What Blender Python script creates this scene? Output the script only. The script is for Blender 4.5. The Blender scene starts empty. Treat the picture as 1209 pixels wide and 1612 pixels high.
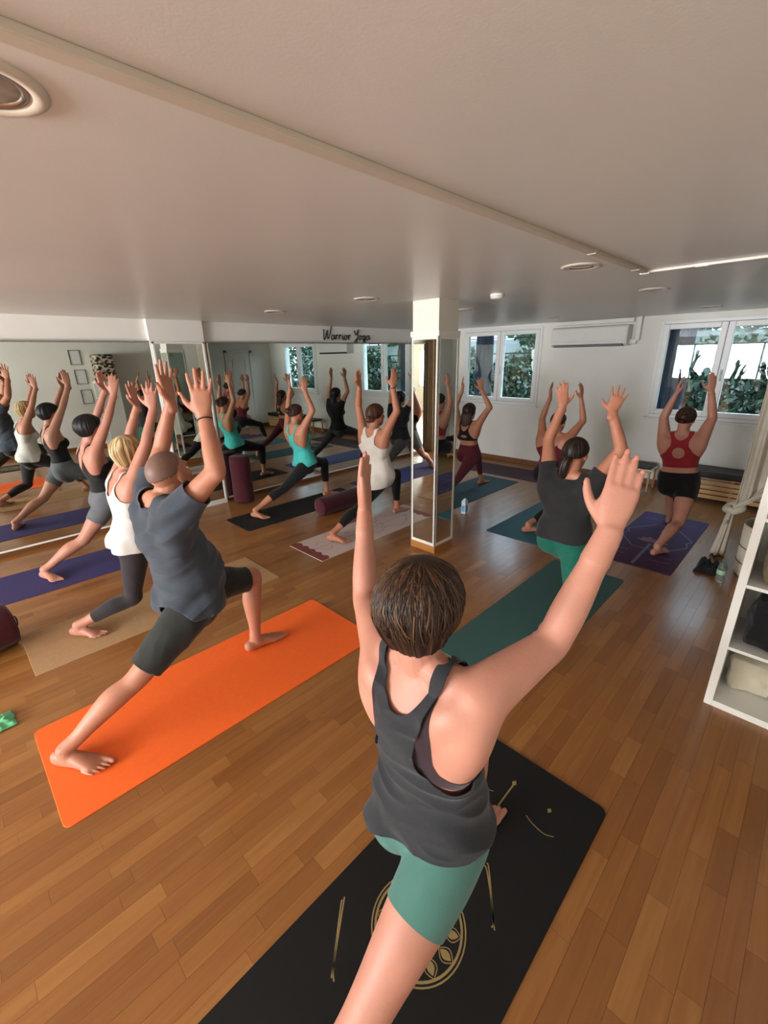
import bpy, bmesh, math, random
import numpy as np
from mathutils import Vector, Matrix, noise as mnoise

random.seed(7)
rng = np.random.default_rng(7)
SC = bpy.context.scene
COL = SC.collection

# ------------------------------------------------------------------ camera
H = 1.88
PITCH, ROLL, YAW = (math.radians(a) for a in (19.7146, 1.1669, 44.922))
fw = np.array([math.cos(PITCH) * math.cos(YAW), math.cos(PITCH) * math.sin(YAW), -math.sin(PITCH)])
r0 = np.array([math.sin(YAW), -math.cos(YAW), 0.0])
d0 = np.cross(fw, r0)
rr = math.cos(ROLL) * r0 + math.sin(ROLL) * d0
dd = -math.sin(ROLL) * r0 + math.cos(ROLL) * d0
cam_d = bpy.data.cameras.new('camera')
cam_d.sensor_fit = 'HORIZONTAL'
cam_d.sensor_width = 36.0
cam_d.lens = 686.3 * 36.0 / 1209.0
cam_d.clip_start = 0.02
cam = bpy.data.objects.new('camera', cam_d)
COL.objects.link(cam)
M = Matrix.Identity(4)
for i in range(3):
    M[i][0] = rr[i]; M[i][1] = -dd[i]; M[i][2] = -fw[i]
M[2][3] = H
cam.matrix_world = M
SC.camera = cam

# ------------------------------------------------------------------ light
SC.view_settings.view_transform = 'Standard'
SC.view_settings.look = 'None'
SC.view_settings.exposure = -0.1
SC.view_settings.gamma = 1.0
SC.view_settings.use_curve_mapping = False
world = bpy.data.worlds.new('sky'); SC.world = world
world.use_nodes = True
bgn = world.node_tree.nodes['Background']
bgn.inputs[0].default_value = (0.75, 0.86, 1.0, 1)
bgn.inputs[1].default_value = 9.0

def area_light(name, loc, rot, sx, sy, power, color):
    l = bpy.data.lights.new(name, 'AREA'); l.shape = 'RECTANGLE'; l.size = sx; l.size_y = sy
    l.energy = power; l.color = color
    o = bpy.data.objects.new(name, l); o.location = loc; o.rotation_euler = rot
    COL.objects.link(o); return o
# daylight entering by the large window in the wall behind the camera
area_light('daylight_rear_window', (-6.06, 2.9, 1.45), (0, -math.pi / 2, 0), 1.25, 4.0, 760, (0.97, 0.98, 1.0))

# ------------------------------------------------------------------ materials
def lin(c):
    return tuple(((x / 255.0) / 12.92 if x / 255.0 <= 0.04045 else ((x / 255.0 + 0.055) / 1.055) ** 2.4) for x in c)
MATS = {}
def mat(name, rgb, rough=0.6, var=0.12, scale=8.0, bump=0.0, bscale=60.0, metal=0.0, spec=0.5, stretch=(1, 1, 1), coat=0.0, sheen=0.0, attr=None):
    """procedural material: base colour broken by noise, optional fine bump"""
    if name in MATS: return MATS[name]
    m = bpy.data.materials.new(name); m.use_nodes = True
    nt = m.node_tree; N = nt.nodes; L = nt.links
    b = N['Principled BSDF']
    c = lin(rgb)
    tc = N.new('ShaderNodeTexCoord'); mp = N.new('ShaderNodeMapping'); mp.inputs['Scale'].default_value = stretch
    L.new(tc.outputs['Object'], mp.inputs['Vector'])
    nz = N.new('ShaderNodeTexNoise'); nz.inputs['Scale'].default_value = scale; nz.inputs['Detail'].default_value = 4
    L.new(mp.outputs[0], nz.inputs['Vector'])
    cr = N.new('ShaderNodeValToRGB')
    cr.color_ramp.elements[0].position = 0.3; cr.color_ramp.elements[1].position = 0.7
    cr.color_ramp.elements[0].color = tuple(x * (1 - var) for x in c) + (1,)
    cr.color_ramp.elements[1].color = tuple(min(1, x * (1 + var)) for x in c) + (1,)
    L.new(nz.outputs['Fac'], cr.inputs[0]); L.new(cr.outputs[0], b.inputs['Base Color'])
    b.inputs['Roughness'].default_value = rough; b.inputs['Metallic'].default_value = metal
    b.inputs['Specular IOR Level'].default_value = spec
    b.inputs['Coat Weight'].default_value = coat; b.inputs['Coat Roughness'].default_value = 0.12
    b.inputs['Sheen Weight'].default_value = sheen
    if bump:
        n2 = N.new('ShaderNodeTexNoise'); n2.inputs['Scale'].default_value = bscale; n2.inputs['Detail'].default_value = 3
        L.new(mp.outputs[0], n2.inputs['Vector'])
        bp = N.new('ShaderNodeBump'); bp.inputs['Strength'].default_value = bump; bp.inputs['Distance'].default_value = 0.01
        L.new(n2.outputs['Fac'], bp.inputs['Height']); L.new(bp.outputs[0], b.inputs['Normal'])
    MATS[name] = m
    return m

def mirror_mat():
    m = mat('mirror_silver', (226, 232, 226), 0.0, 0.0, metal=1.0); return m
def glass_mat():
    m = bpy.data.materials.new('window_glass'); m.use_nodes = True
    N = m.node_tree.nodes; L = m.node_tree.links; N.clear()
    o = N.new('ShaderNodeOutputMaterial'); mx = N.new('ShaderNodeMixShader'); t = N.new('ShaderNodeBsdfTransparent')
    g = N.new('ShaderNodeBsdfGlossy'); g.inputs['Roughness'].default_value = 0.0
    t.inputs[0].default_value = (0.82, 0.9, 0.92, 1)
    lw = N.new('ShaderNodeLayerWeight'); pw = N.new('ShaderNodeMath'); pw.operation = 'POWER'; pw.inputs[1].default_value = 4.0
    L.new(lw.outputs['Facing'], pw.inputs[0]); f = N.new('ShaderNodeMath'); f.operation = 'MULTIPLY_ADD'; f.inputs[1].default_value = .9; f.inputs[2].default_value = .03; L.new(pw.outputs[0], f.inputs[0])
    L.new(f.outputs[0], mx.inputs[0]); L.new(t.outputs[0], mx.inputs[1]); L.new(g.outputs[0], mx.inputs[2]); L.new(mx.outputs[0], o.inputs[0])
    return m
def plank_mat():
    m = bpy.data.materials.new('varnished_oak'); m.use_nodes = True
    nt = m.node_tree; N = nt.nodes; L = nt.links; b = N['Principled BSDF']
    at = N.new('ShaderNodeAttribute'); at.attribute_name = 'tone'
    tc = N.new('ShaderNodeNewGeometry')
    ad = N.new('ShaderNodeVectorMath'); ad.operation = 'MULTIPLY_ADD'
    cmb = N.new('ShaderNodeCombineXYZ'); L.new(at.outputs['Fac'], cmb.inputs[2])
    sc = N.new('ShaderNodeVectorMath'); sc.operation = 'MULTIPLY'; sc.inputs[1].default_value = (2.2, 34, 34)
    L.new(tc.outputs['Position'], sc.inputs[0])
    ad.inputs[1].default_value = (1, 1, 40); ad.inputs[2].default_value = (0, 0, 0)
    L.new(cmb.outputs[0], ad.inputs[0]); L.new(sc.outputs[0], ad.inputs[2])
    nz = N.new('ShaderNodeTexNoise'); nz.inputs['Scale'].default_value = 1.0; nz.inputs['Detail'].default_value = 5; nz.inputs['Distortion'].default_value = 0.8
    L.new(ad.outputs[0], nz.inputs['Vector'])
    m1 = N.new('ShaderNodeMath'); m1.operation = 'MULTIPLY_ADD'; m1.inputs[1].default_value = 0.45; 
    L.new(nz.outputs['Fac'], m1.inputs[0])
    m2 = N.new('ShaderNodeMath'); m2.operation = 'MULTIPLY'; m2.inputs[1].default_value = 0.5
    L.new(at.outputs['Fac'], m2.inputs[0]); L.new(m2.outputs[0], m1.inputs[2])
    cr = N.new('ShaderNodeValToRGB'); e = cr.color_ramp.elements
    e[0].position = 0.12; e[0].color = lin((120, 72, 32)) + (1,)
    e[1].position = 0.95; e[1].color = lin((186, 134, 74)) + (1,)
    k = e.new(0.5); k.color = lin((150, 98, 48)) + (1,)
    L.new(m1.outputs[0], cr.inputs[0]); L.new(cr.outputs[0], b.inputs['Base Color'])
    b.inputs['Roughness'].default_value = 0.34
    b.inputs['Coat Weight'].default_value = 0.35; b.inputs['Coat Roughness'].default_value = 0.16
    bp = N.new('ShaderNodeBump'); bp.inputs['Strength'].default_value = 0.05; bp.inputs['Distance'].default_value = 0.004
    L.new(nz.outputs['Fac'], bp.inputs['Height']); L.new(bp.outputs[0], b.inputs['Normal'])
    return m

# ------------------------------------------------------------------ mesh helpers
class MB:
    def __init__(s): s.v = []; s.f = []; s.n = 0
    def add(s, v, f):
        v = np.asarray(v, float); s.v.append(v); s.f += [tuple(int(i) + s.n for i in q) for q in f]; s.n += len(v); return s
    def box(s, x0, x1, y0, y1, z0, z1, bev=0.0):
        if bev <= 0:
            v = [(x, y, z) for z in (z0, z1) for y in (y0, y1) for x in (x0, x1)]
            f = [(0, 2, 3, 1), (4, 5, 7, 6), (0, 1, 5, 4), (2, 6, 7, 3), (0, 4, 6, 2), (1, 3, 7, 5)]
            return s.add(v, f)
        b = min(bev, (x1 - x0) / 2.01, (y1 - y0) / 2.01, (z1 - z0) / 2.01)
        bm = bmesh.new(); bmesh.ops.create_cube(bm, size=1)
        for q in bm.verts: q.co = Vector(((x0 + x1) / 2 + q.co.x * (x1 - x0), (y0 + y1) / 2 + q.co.y * (y1 - y0), (z0 + z1) / 2 + q.co.z * (z1 - z0)))
        bmesh.ops.bevel(bm, geom=bm.edges[:], offset=b, segments=2, affect='EDGES', profile=0.6)
        bm.verts.index_update()
        v = [tuple(q.co) for q in bm.verts]; f = [tuple(q.index for q in p.verts) for p in bm.faces]; bm.free()
        return s.add(v, f)
    def prism(s, pts, z0, z1):
        n = len(pts); v = [(p[0], p[1], z0) for p in pts] + [(p[0], p[1], z1) for p in pts]
        f = [tuple(range(n - 1, -1, -1)), tuple(range(n, 2 * n))] + [(i, (i + 1) % n, n + (i + 1) % n, n + i) for i in range(n)]
        return s.add(v, f)
    def tube(s, P, A, B=None, side=(0, 0, 1), n=14, sub=4, cap=True, power=2.0):
        v, f = tube(P, A, B, side, n, sub, cap, power); return s.add(v, f)
    def ell(s, c, axes, r, nu=16, nv=10):
        axes = np.asarray(axes, float); v = []; f = []
        for j in range(1, nv):
            t = math.pi * j / nv
            for i in range(nu):
                a = 2 * math.pi * i / nu
                l = np.array([math.sin(t) * math.cos(a) * r[0], math.sin(t) * math.sin(a) * r[1], math.cos(t) * r[2]])
                v.append(np.asarray(c) + l @ axes)
        for j in range(nv - 2):
            for i in range(nu):
                f.append((j * nu + i, (j + 1) * nu + i, (j + 1) * nu + (i + 1) % nu, j * nu + (i + 1) % nu))
        T = len(v); v.append(np.asarray(c) + np.array([0, 0, r[2]]) @ axes); v.append(np.asarray(c) - np.array([0, 0, r[2]]) @ axes)
        for i in range(nu):
            f.append((T, i, (i + 1) % nu)); q = (nv - 2) * nu
            f.append((T + 1, q + (i + 1) % nu, q + i))
        if np.linalg.det(axes) < 0: f = [tuple(reversed(q)) for q in f]
        return s.add(v, f)
    def lathe(s, c, prof, n=24, sx=1.0, sy=1.0):
        """prof: list of (radius, z); closed when it starts and ends at radius 0"""
        v = []; f = []
        for r, z in prof:
            for i in range(n):
                a = 2 * math.pi * i / n; v.append((c[0] + r * sx * math.cos(a), c[1] + r * sy * math.sin(a), c[2] + z))
        for j in range(len(prof) - 1):
            for i in range(n):
                f.append((j * n + i, j * n + (i + 1) % n, (j + 1) * n + (i + 1) % n, (j + 1) * n + i))
        return s.add(v, f)
    def arrays(s): return np.concatenate(s.v), s.f

def norm(v): v = np.asarray(v, float); return v / (np.linalg.norm(v) + 1e-12)
def catmull(P, sub):
    P = np.asarray(P, float); k = len(P)
    if k < 3 or sub < 2: 
        if k == 2 and sub > 1: return np.array([P[0] + (P[1] - P[0]) * t for t in np.linspace(0, 1, sub + 1)])
        return P
    Q = np.vstack([2 * P[0] - P[1], P, 2 * P[-1] - P[-2]]); out = []
    for i in range(1, k):
        p0, p1, p2, p3 = Q[i - 1], Q[i], Q[i + 1], Q[i + 2]
        for j in range(sub):
            t = j / sub
            out.append(0.5 * (2 * p1 + (p2 - p0) * t + (2 * p0 - 5 * p1 + 4 * p2 - p3) * t * t + (3 * p1 - p0 - 3 * p2 + p3) * t ** 3))
    out.append(P[-1]); return np.array(out)
def tube(P, A, B=None, side=(0, 0, 1), n=14, sub=4, cap=True, power=2.0):
    P = np.asarray(P, float); A = np.asarray(A, float) * np.ones(len(P)); B = A if B is None else np.asarray(B, float) * np.ones(len(P))
    D = catmull(np.column_stack([P, A, B]), sub); P = D[:, :3]; A = np.maximum(D[:, 3], 1e-4); B = np.maximum(D[:, 4], 1e-4)
    T = np.gradient(P, axis=0); T /= np.linalg.norm(T, axis=1)[:, None] + 1e-12
    side = np.asarray(side, float); rings = []
    if cap:
        m = min(A[0], B[0]); m1 = min(A[-1], B[-1]); pp = []; aa = []; bb = []; tt = []
        for q in (1.35, 0.9, 0.45): pp.append(P[0] - T[0] * m * math.sin(q)); aa.append(A[0] * math.cos(q)); bb.append(B[0] * math.cos(q)); tt.append(T[0])
        e = ([], [], [], [])
        for q in (0.45, 0.9, 1.35): e[0].append(P[-1] + T[-1] * m1 * math.sin(q)); e[1].append(A[-1] * math.cos(q)); e[2].append(B[-1] * math.cos(q)); e[3].append(T[-1])
        P = np.vstack([pp, P, e[0]]); A = np.concatenate([aa, A, e[1]]); B = np.concatenate([bb, B, e[2]]); T = np.vstack([tt, T, e[3]])
    ang = np.linspace(0, 2 * math.pi, n, endpoint=False); ca, sa = np.cos(ang), np.sin(ang)
    if power != 2.0:
        ca = np.sign(ca) * np.abs(ca) ** (2 / power); sa = np.sign(sa) * np.abs(sa) ** (2 / power)
    S = side - (T @ side)[:, None] * T if side.ndim == 1 else side
    S /= np.linalg.norm(S, axis=1)[:, None] + 1e-12
    Bv = np.cross(T, S)
    V = P[:, None] + S[:, None] * (A[:, None] * ca)[..., None] + Bv[:, None] * (B[:, None] * sa)[..., None]
    k = len(P); V = V.reshape(-1, 3); f = []
    for j in range(k - 1):
        for i in range(n): f.append((j * n + i, j * n + (i + 1) % n, (j + 1) * n + (i + 1) % n, (j + 1) * n + i))
    f.append(tuple(range(n - 1, -1, -1))); f.append(tuple((k - 1) * n + i for i in range(n)))
    return V, f

def mesh_from(name, v, f, m, smooth=False):
    me = bpy.data.meshes.new(name); v = np.asarray(v, float)
    if isinstance(f, np.ndarray):
        k = f.shape[1]
        me.vertices.add(len(v)); me.vertices.foreach_set('co', v.astype(np.float32).ravel())
        me.loops.add(f.size); me.loops.foreach_set('vertex_index', f.astype(np.int32).ravel())
        me.polygons.add(len(f)); me.polygons.foreach_set('loop_start', np.arange(0, f.size, k, dtype=np.int32))
        me.update(calc_edges=True)
    else:
        me.from_pydata(v.tolist(), [], f); me.update()
    if m: me.materials.append(m)
    if smooth: me.polygons.foreach_set('use_smooth', [True] * len(me.polygons))
    return me
def link(name, me, parent=None, loc=(0, 0, 0)):
    o = bpy.data.objects.new(name, me); COL.objects.link(o); o.location = loc
    if parent is not None: o.parent = parent
    return o
def build(name, mb, m, parent=None, loc=(0, 0, 0), smooth=False, origin=None):
    v, f = mb.arrays()
    if origin is not None: v = v - np.asarray(origin, float); loc = origin
    return link(name, mesh_from(name, v, f, m, smooth), parent, loc)
def smooth_by_angle(o, deg=40):
    me = o.data; bm = bmesh.new(); bm.from_mesh(me)
    bmesh.ops.recalc_face_normals(bm, faces=bm.faces[:])
    for e in bm.edges: e.smooth = len(e.link_faces) != 2 or e.calc_face_angle(0) < math.radians(deg)
    for p in bm.faces: p.smooth = True
    bm.to_mesh(me); bm.free()
def tag(o, label, cat, group=None, kind=None):
    o['label'] = label; o['category'] = cat
    if group: o['group'] = group
    if kind: o['kind'] = kind
    return o
def empty(name, loc, label=None, cat=None, group=None):
    o = bpy.data.objects.new(name, None); COL.objects.link(o); o.location = loc; o.empty_display_size = 0.1
    if label: tag(o, label, cat, group)
    return o
def structure(o): o['kind'] = 'structure'; return o
# ------------------------------------------------------------------ the room
XR, XB, YR, YM, YW, ZC = -6.0, 7.207, -0.36, 5.66, 5.70, 2.322
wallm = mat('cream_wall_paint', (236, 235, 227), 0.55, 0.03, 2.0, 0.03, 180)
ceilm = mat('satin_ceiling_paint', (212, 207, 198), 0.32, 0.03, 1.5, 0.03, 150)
whitem = mat('white_lacquer', (236, 235, 226), 0.35, 0.02)
pvc = mat('white_window_plastic', (232, 233, 230), 0.35, 0.02)
baseb = mat('oak_baseboard', (120, 76, 40), 0.45, 0.2, 3, stretch=(1, 12, 12))
darkm = mat('dark_plastic', (22, 22, 24), 0.4, 0.1)
chrome = mat('brushed_chrome', (190, 190, 188), 0.25, 0.05, metal=1.0)
blackm = mat('black_vinyl', (20, 20, 21), 0.5, 0.15, 12)
pine = mat('pale_pine', (222, 178, 122), 0.5, 0.14, 3, stretch=(14, 1, 14))
mir = mirror_mat(); glass = glass_mat(); plk = plank_mat()

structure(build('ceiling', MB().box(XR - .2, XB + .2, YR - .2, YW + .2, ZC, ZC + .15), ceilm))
flo = structure(build('floor', MB().box(XR - .2, XB + .2, YR - .2, YW + .2, -0.15, -0.0035), mat('floor_joint', (104, 68, 34), 0.7)))

# parquet strips: the largest in view are parts of their own, the rest one mesh
strips = []
y = YR; w = 0.0705
while y < YW:
    x = XR - rng.uniform(0, .5)
    while x < XB:
        l = rng.choice([.28, .36, .42, .5, .56]) * rng.uniform(.92, 1.08)
        a, b = max(x, XR), min(x + l, XB)
        if b - a > .02: strips.append((a, b, y, min(y + w, YW), float(np.clip(rng.normal(.5, .2), 0, 1))))
        x += l
    y += w
def strip_geo(q):
    g = 0.00015; a, b, c, d, t = q; e = 0.00025
    x0, x1, y0, y1 = a + g, b - g, c + g, d - g
    v = [(x0, y0, -.0035), (x1, y0, -.0035), (x1, y1, -.0035), (x0, y1, -.0035), (x0 + e, y0 + e, 0), (x1 - e, y0 + e, 0), (x1 - e, y1 - e, 0), (x0 + e, y1 - e, 0)]
    return np.array(v), [(4, 5, 6, 7), (0, 1, 5, 4), (1, 2, 6, 5), (2, 3, 7, 6), (3, 0, 4, 7)]
def cam_px(p):
    v = np.asarray(p, float) - np.array([0, 0, H]); z = v @ fw
    return (604.5 + 686.3 * (v @ rr) / z, 806 + 686.3 * (v @ dd) / z, z)
def strip_rank(q):
    px = cam_px(((q[0] + q[1]) / 2, (q[2] + q[3]) / 2, 0))
    if px[2] < .3 or not (-60 < px[0] < 1270 and px[1] < 1680): return 0
    x, yv = (q[0] + q[1]) / 2, (q[2] + q[3]) / 2
    for (a, b, c, d) in ((-.05, 1.8, 1.9, 2.64), (-.25, 1.61, .3, .9), (0, 1.83, 3.2, 3.8), (2.0, 3.83, .9, 1.5)):
        if a < x < b and c < yv < d: return 0
    return (q[1] - q[0]) / px[2] ** 3
strips.sort(key=strip_rank, reverse=True)
def tone_attr(me, vals):
    at = me.attributes.new('tone', 'FLOAT', 'FACE'); at.data.foreach_set('value', np.asarray(vals, np.float32))
for q in strips[:300]:
    v, f = strip_geo(q); me = mesh_from('plank', v, f, plk); tone_attr(me, [q[4]] * 5); link('plank', me, flo)
mb = MB(); tones = []
for q in strips[300:]:
    v, f = strip_geo(q); mb.add(v, f); tones += [q[4]] * 5
o = build('plank_field', mb, plk, flo); tone_attr(o.data, tones); o['kind'] = 'stuff'

# walls
W1 = (3.48, 4.99, 1.03, 2.285); W2 = (0.315, 1.81, 0.985, 2.25)
structure(build('wall_left', MB().box(XR - .2, XB + .2, YW, YW + .2, 0, ZC), wallm))
mb = MB(); X0, X1 = XB, XB + .2
mb.box(X0, X1, YR - .2, YW, 0, W2[2]).box(X0, X1, W1[0], W1[1], W2[2], W1[2]).box(X0, X1, YR - .2, W2[0], W2[2], ZC)
mb.box(X0, X1, W2[1], W1[0], W2[2], ZC).box(X0, X1, W1[1], YW, W2[2], ZC).box(X0, X1, W2[0], W2[1], W2[3], ZC).box(X0, X1, W1[0], W1[1], W1[3], ZC)
structure(build('wall_back', mb, wallm))
structure(build('wall_right', MB().box(XR - .2, XB + .2, YR - .2, YR, 0, ZC), wallm))
W3 = (0.9, 4.9, 0.82, 2.08)
mb = MB(); X0, X1 = XR - .2, XR
mb.box(X0, X1, YR, YW, 0, W3[2]).box(X0, X1, YR, YW, W3[3], ZC).box(X0, X1, YR, W3[0], W3[2], W3[3]).box(X0, X1, W3[1], YW, W3[2], W3[3])
structure(build('wall_rear', mb, wallm))
structure(build('baseboard_back', MB().box(XB - .014, XB, YR, YW, 0, .085, .003), baseb))
structure(build('baseboard_right', MB().box(XR, 5.80, YR, YR + .014, 0, .085, .003).box(6.60, XB, YR, YR + .014, 0, .085, .003), baseb))
structure(build('baseboard_left', MB().box(XR, 1.93, YW - .014, YW, 0, .05, .003).box(2.57, XB, YW - .014, YW, 0, .05, .003), baseb))
# soffit band over the mirrors and its grey ledge, the engaged pillar
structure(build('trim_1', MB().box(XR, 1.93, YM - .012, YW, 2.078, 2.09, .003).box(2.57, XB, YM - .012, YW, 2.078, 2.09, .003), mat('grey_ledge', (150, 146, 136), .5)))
structure(build('wall_pillar', MB().box(1.93, 2.57, YM - .02, YW + .02, 0, ZC), wallm))

# wall mirrors, each its own sheet
def wall_mirror(x0, x1, y, label, framed=False, z0=.055, z1=2.072):
    r = empty('wall_mirror', ((x0 + x1) / 2, y, 0), label, 'mirror', 'mirrors on the left wall')
    build('mirror_glass', MB().box(x0 + .002 - (x0 + x1) / 2, x1 - .002 - (x0 + x1) / 2, 0, .006, z0 + .01, z1), mir, r)
    hw = (x1 - x0) / 2; fm = MB().box(-hw, hw, -.006, .012, z0 - .006, z0 + .012, .002)
    build('bottom_rail', fm, whitem, r)
    if framed:
        for a in (-hw, hw - .022): build('frame_stile', MB().box(a, a + .022, -.008, .01, z0, z1 + .01, .002), whitem, r)
        build('top_rail', MB().box(-hw, hw, -.008, .01, z1 - .012, z1 + .01, .002), whitem, r)
    return r
wall_mirror(-.55, 1.925, YM, 'long frameless wall mirror left of the engaged pillar')
wall_mirror(1.945, 2.555, YM - .034, 'narrow white framed mirror covering the engaged wall pillar', True)
wall_mirror(2.60, XB - .02, YM, 'wide wall mirror right of the pillar, under the lettering')
o = build('mirror_bracket', MB().tube([(1.90, YM - .02, 2.10), (1.90, YM - .02, 2.22)], .014, n=10), chrome, smooth=True, origin=(1.90, YM, 2.10))
tag(o, 'short chrome tube bracket above the mirror beside the pillar', 'bracket')

# free column clad in mirrors
CX0, CX1, CY0, CY1 = 3.16, 3.463, 2.453, 2.766
col = empty('column', ((CX0 + CX1) / 2, (CY0 + CY1) / 2, 0)); structure(col); col['label'] = 'square column clad in white framed mirrors'
hx, hy = (CX1 - CX0) / 2, (CY1 - CY0) / 2
build('shaft', MB().box(-hx + .012, hx - .012, -hy + .012, hy - .012, 0, ZC), mat('column_paint', (232, 230, 218), .5, .02), col)
build('plinth', MB().box(-hx, hx, -hy, hy, 0, .075, .002), mat('column_plinth_oak', (176, 116, 60), .4, .15, 4, stretch=(1, 1, 8)), col)
build('cap_rail', MB().box(-hx - .004, hx + .004, -hy - .004, hy + .004, 2.03, 2.075, .003), whitem, col)
for k in range(4):
    half = hy if k % 2 == 0 else hx; dep = hx if k % 2 == 0 else hy
    m = build('mirror_panel', MB().box(-dep + .004, -dep + .011, -half + .02, half - .02, .09, 2.03), mir, col)
    m.rotation_euler.z = k * math.pi / 2
    fr = MB().box(-dep, -dep + .012, -half, -half + .026, .075, 2.03, .002).box(-dep, -dep + .012, half - .026, half, .075, 2.03, .002)
    fr.box(-dep, -dep + .012, -half + .026, half - .026, .075, .105, .002).box(-dep, -dep + .012, -half + .026, half - .026, 2.005, 2.03, .002)
    m2 = build('mirror_frame', fr, whitem, m)

# garden windows
def window(n, Wd, label):
    y0, y1, z0, z1 = Wd; x = XB - .02; r = empty('window_%d' % n, (x, (y0 + y1) / 2, z0)); structure(r); r['label'] = label
    hw = (y1 - y0) / 2; h = z1 - z0; t = .045
    fm = MB().box(0, .09, -hw, -hw + t, 0, h, .004).box(0, .09, hw - t, hw, 0, h, .004).box(0, .09, -hw + t, hw - t, 0, t, .004).box(0, .09, -hw + t, hw - t, h - t, h, .004)
    build('outer_frame', fm, pvc, r)
    build('sill', MB().box(-.02, .02, -hw - .02, hw + .02, -.03, -.001, .004), pvc, r)
    for s in (-1, 1):
        a, b = (-hw + t, -.004) if s < 0 else (.004, hw - t); e = .068
        c = MB().box(-.012, .055, a, a + e, t + .004, h - t - .004, .006).box(-.012, .055, b - e, b, t + .004, h - t - .004, .006)
        c.box(-.012, .055, a + e, b - e, t + .004, t + e, .006).box(-.012, .055, a + e, b - e, h - t - e, h - t - .004, .006)
        cs = build('casement', c, pvc, r)
        build('pane', MB().box(.018, .024, a + e - .004, b - e + .004, t + e - .004, h - t - e + .004), glass, cs)
        for zz in (.2, h - .25):
            yy = -hw + t if s < 0 else hw - t
            build('hinge', MB().tube([(-.016, yy, zz), (-.016, yy, zz + .07)], .009, n=8, sub=1), pvc, cs)
        if s < 0:
            build('handle', MB().box(-.03, -.012, -.045, -.022, h / 2 - .05, h / 2 + .02, .004).tube([(-.035, -.034, h / 2), (-.05, -.034, h / 2 - .02), (-.05, -.034, h / 2 - .12)], .009, n=8), pvc, cs)
window(1, W1, 'white double casement window beside the column')
window(2, W2, 'white double casement window beside the curtain')
# large rear window behind the camera
r = empty('window_3', (XR, (W3[0] + W3[1]) / 2, W3[2])); structure(r); r['label'] = 'large white window behind the camera'
hw = (W3[1] - W3[0]) / 2; h = W3[3] - W3[2]
fm = MB()
for a in (-hw, -hw / 2 - .02, -.02, hw / 2 - .02, hw - .05): fm.box(-.08, .0, a, a + .05, 0, h, .004)
fm.box(-.08, 0, -hw, hw, 0, .05, .004).box(-.08, 0, -hw, hw, h - .05, h, .004)
build('outer_frame', fm, pvc, r)

# door in the right wall
d = empty('door_1', (6.2, YR, 0)); structure(d); d['label'] = 'white panelled door in the right wall'
build('door_leaf', MB().box(-.32, .32, -.02, .012, .01, 2.02, .003), whitem, d)
build('door_casing', MB().box(-.40, -.33, -.01, .026, 0, 2.09, .004).box(.33, .40, -.01, .026, 0, 2.09, .004).box(-.40, .40, -.01, .026, 2.03, 2.09, .004), whitem, d)
for z0, z1 in ((.25, .85), (1.0, 1.85)):
    p = MB().box(-.2, .2, .012, .022, z0, z0 + .03, .004).box(-.2, .2, .012, .022, z1 - .03, z1, .004).box(-.2, -.17, .012, .022, z0, z1, .004).box(.17, .2, .012, .022, z0, z1, .004)
    build('panel_moulding', p, whitem, d)
build('door_handle', MB().tube([(-.27, .012, 1.0), (-.27, .05, 1.0), (-.18, .055, 1.0)], .009, n=8), chrome, d, smooth=True)

# ceiling fittings
def downlight(x, y, label, rad=.105):
    r = empty('ceiling_downlight', (x, y, ZC), label, 'downlight', 'recessed ceiling downlights')
    o = build('trim_ring', MB().lathe((0, 0, 0), [(rad * .74, .0), (rad * .76, -.007), (rad * .9, -.009), (rad, -.004), (rad, 0.0)], 40), mat('cream_ring', (206, 194, 176), .4, .03), r, smooth=True)
    build('reflector_ring', MB().lathe((0, 0, 0), [(rad * .75, -.003), (rad * .70, -.006), (rad * .62, -.004), (rad * .60, -.0015)], 40), chrome, r, smooth=True)
    build('lens', MB().lathe((0, 0, 0), [(rad * .61, -.0012), (rad * .5, -.004), (rad * .3, -.0055), (.0005, -.006)], 40), mat('frosted_lamp_glass', (150, 146, 136), .12, .25, 30), r, smooth=True)
for x, y, l in ((.185, 1.13, 'large round recessed downlight at the upper left edge, beside the trunking'),
                (2.696, 1.121, 'round recessed downlight just left of the trunking corner'),
                (4.13, 1.13, 'round recessed downlight beyond the trunking corner'),
                (6.266, 1.122, 'round recessed downlight in front of the window by the curtain'),
                (2.713, 2.857, 'round recessed downlight left of the mirrored column'),
                (2.665, 4.147, 'round recessed downlight nearest the pillar mirror'),
                (4.203, 2.90, 'round recessed downlight just right of the mirrored column'),
                (6.184, 2.895, 'round recessed downlight in front of the air conditioner')):
    downlight(x, y, l)
r = empty('smoke_detector', (3.367, 2.04, ZC), 'small white smoke detector on the ceiling right of the column', 'detector')
build('body', MB().lathe((0, 0, 0), [(.055, 0), (.056, -.012), (.05, -.03), (.03, -.036), (.0005, -.037)], 24), whitem, r, smooth=True)
build('vent_ring', MB().lathe((0, 0, 0), [(.0525, -.014), (.0575, -.016), (.0525, -.018)], 24), mat('light_grey_plastic', (180, 180, 178), .5), r)
trk = mat('cream_trunking', (196, 184, 166), .45, .03)
r = empty('cable_trunking', (0.6, .925, ZC), 'cream cable trunking running along the ceiling and turning right', 'trunking')
build('long_run', MB().box(-6.5, 2.55, -.018, .018, -.016, 0, .003), trk, r)
build('cross_run', MB().box(2.54, 2.566, -1.285, .018, -.014, 0, .003), mat('white_trunking', (232, 228, 216), .4, .02), r)
for a in (1.72, 2.36): build('joint_clip', MB().box(a, a + .012, -.021, .021, -.019, 0, .002), trk, r)
build('corner_piece', MB().box(2.53, 2.575, -.024, .026, -.02, 0, .003), whitem, r)
build('joint_clip', MB().box(2.537, 2.569, -.31, -.25, -.017, 0, .002), whitem, r)

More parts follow.
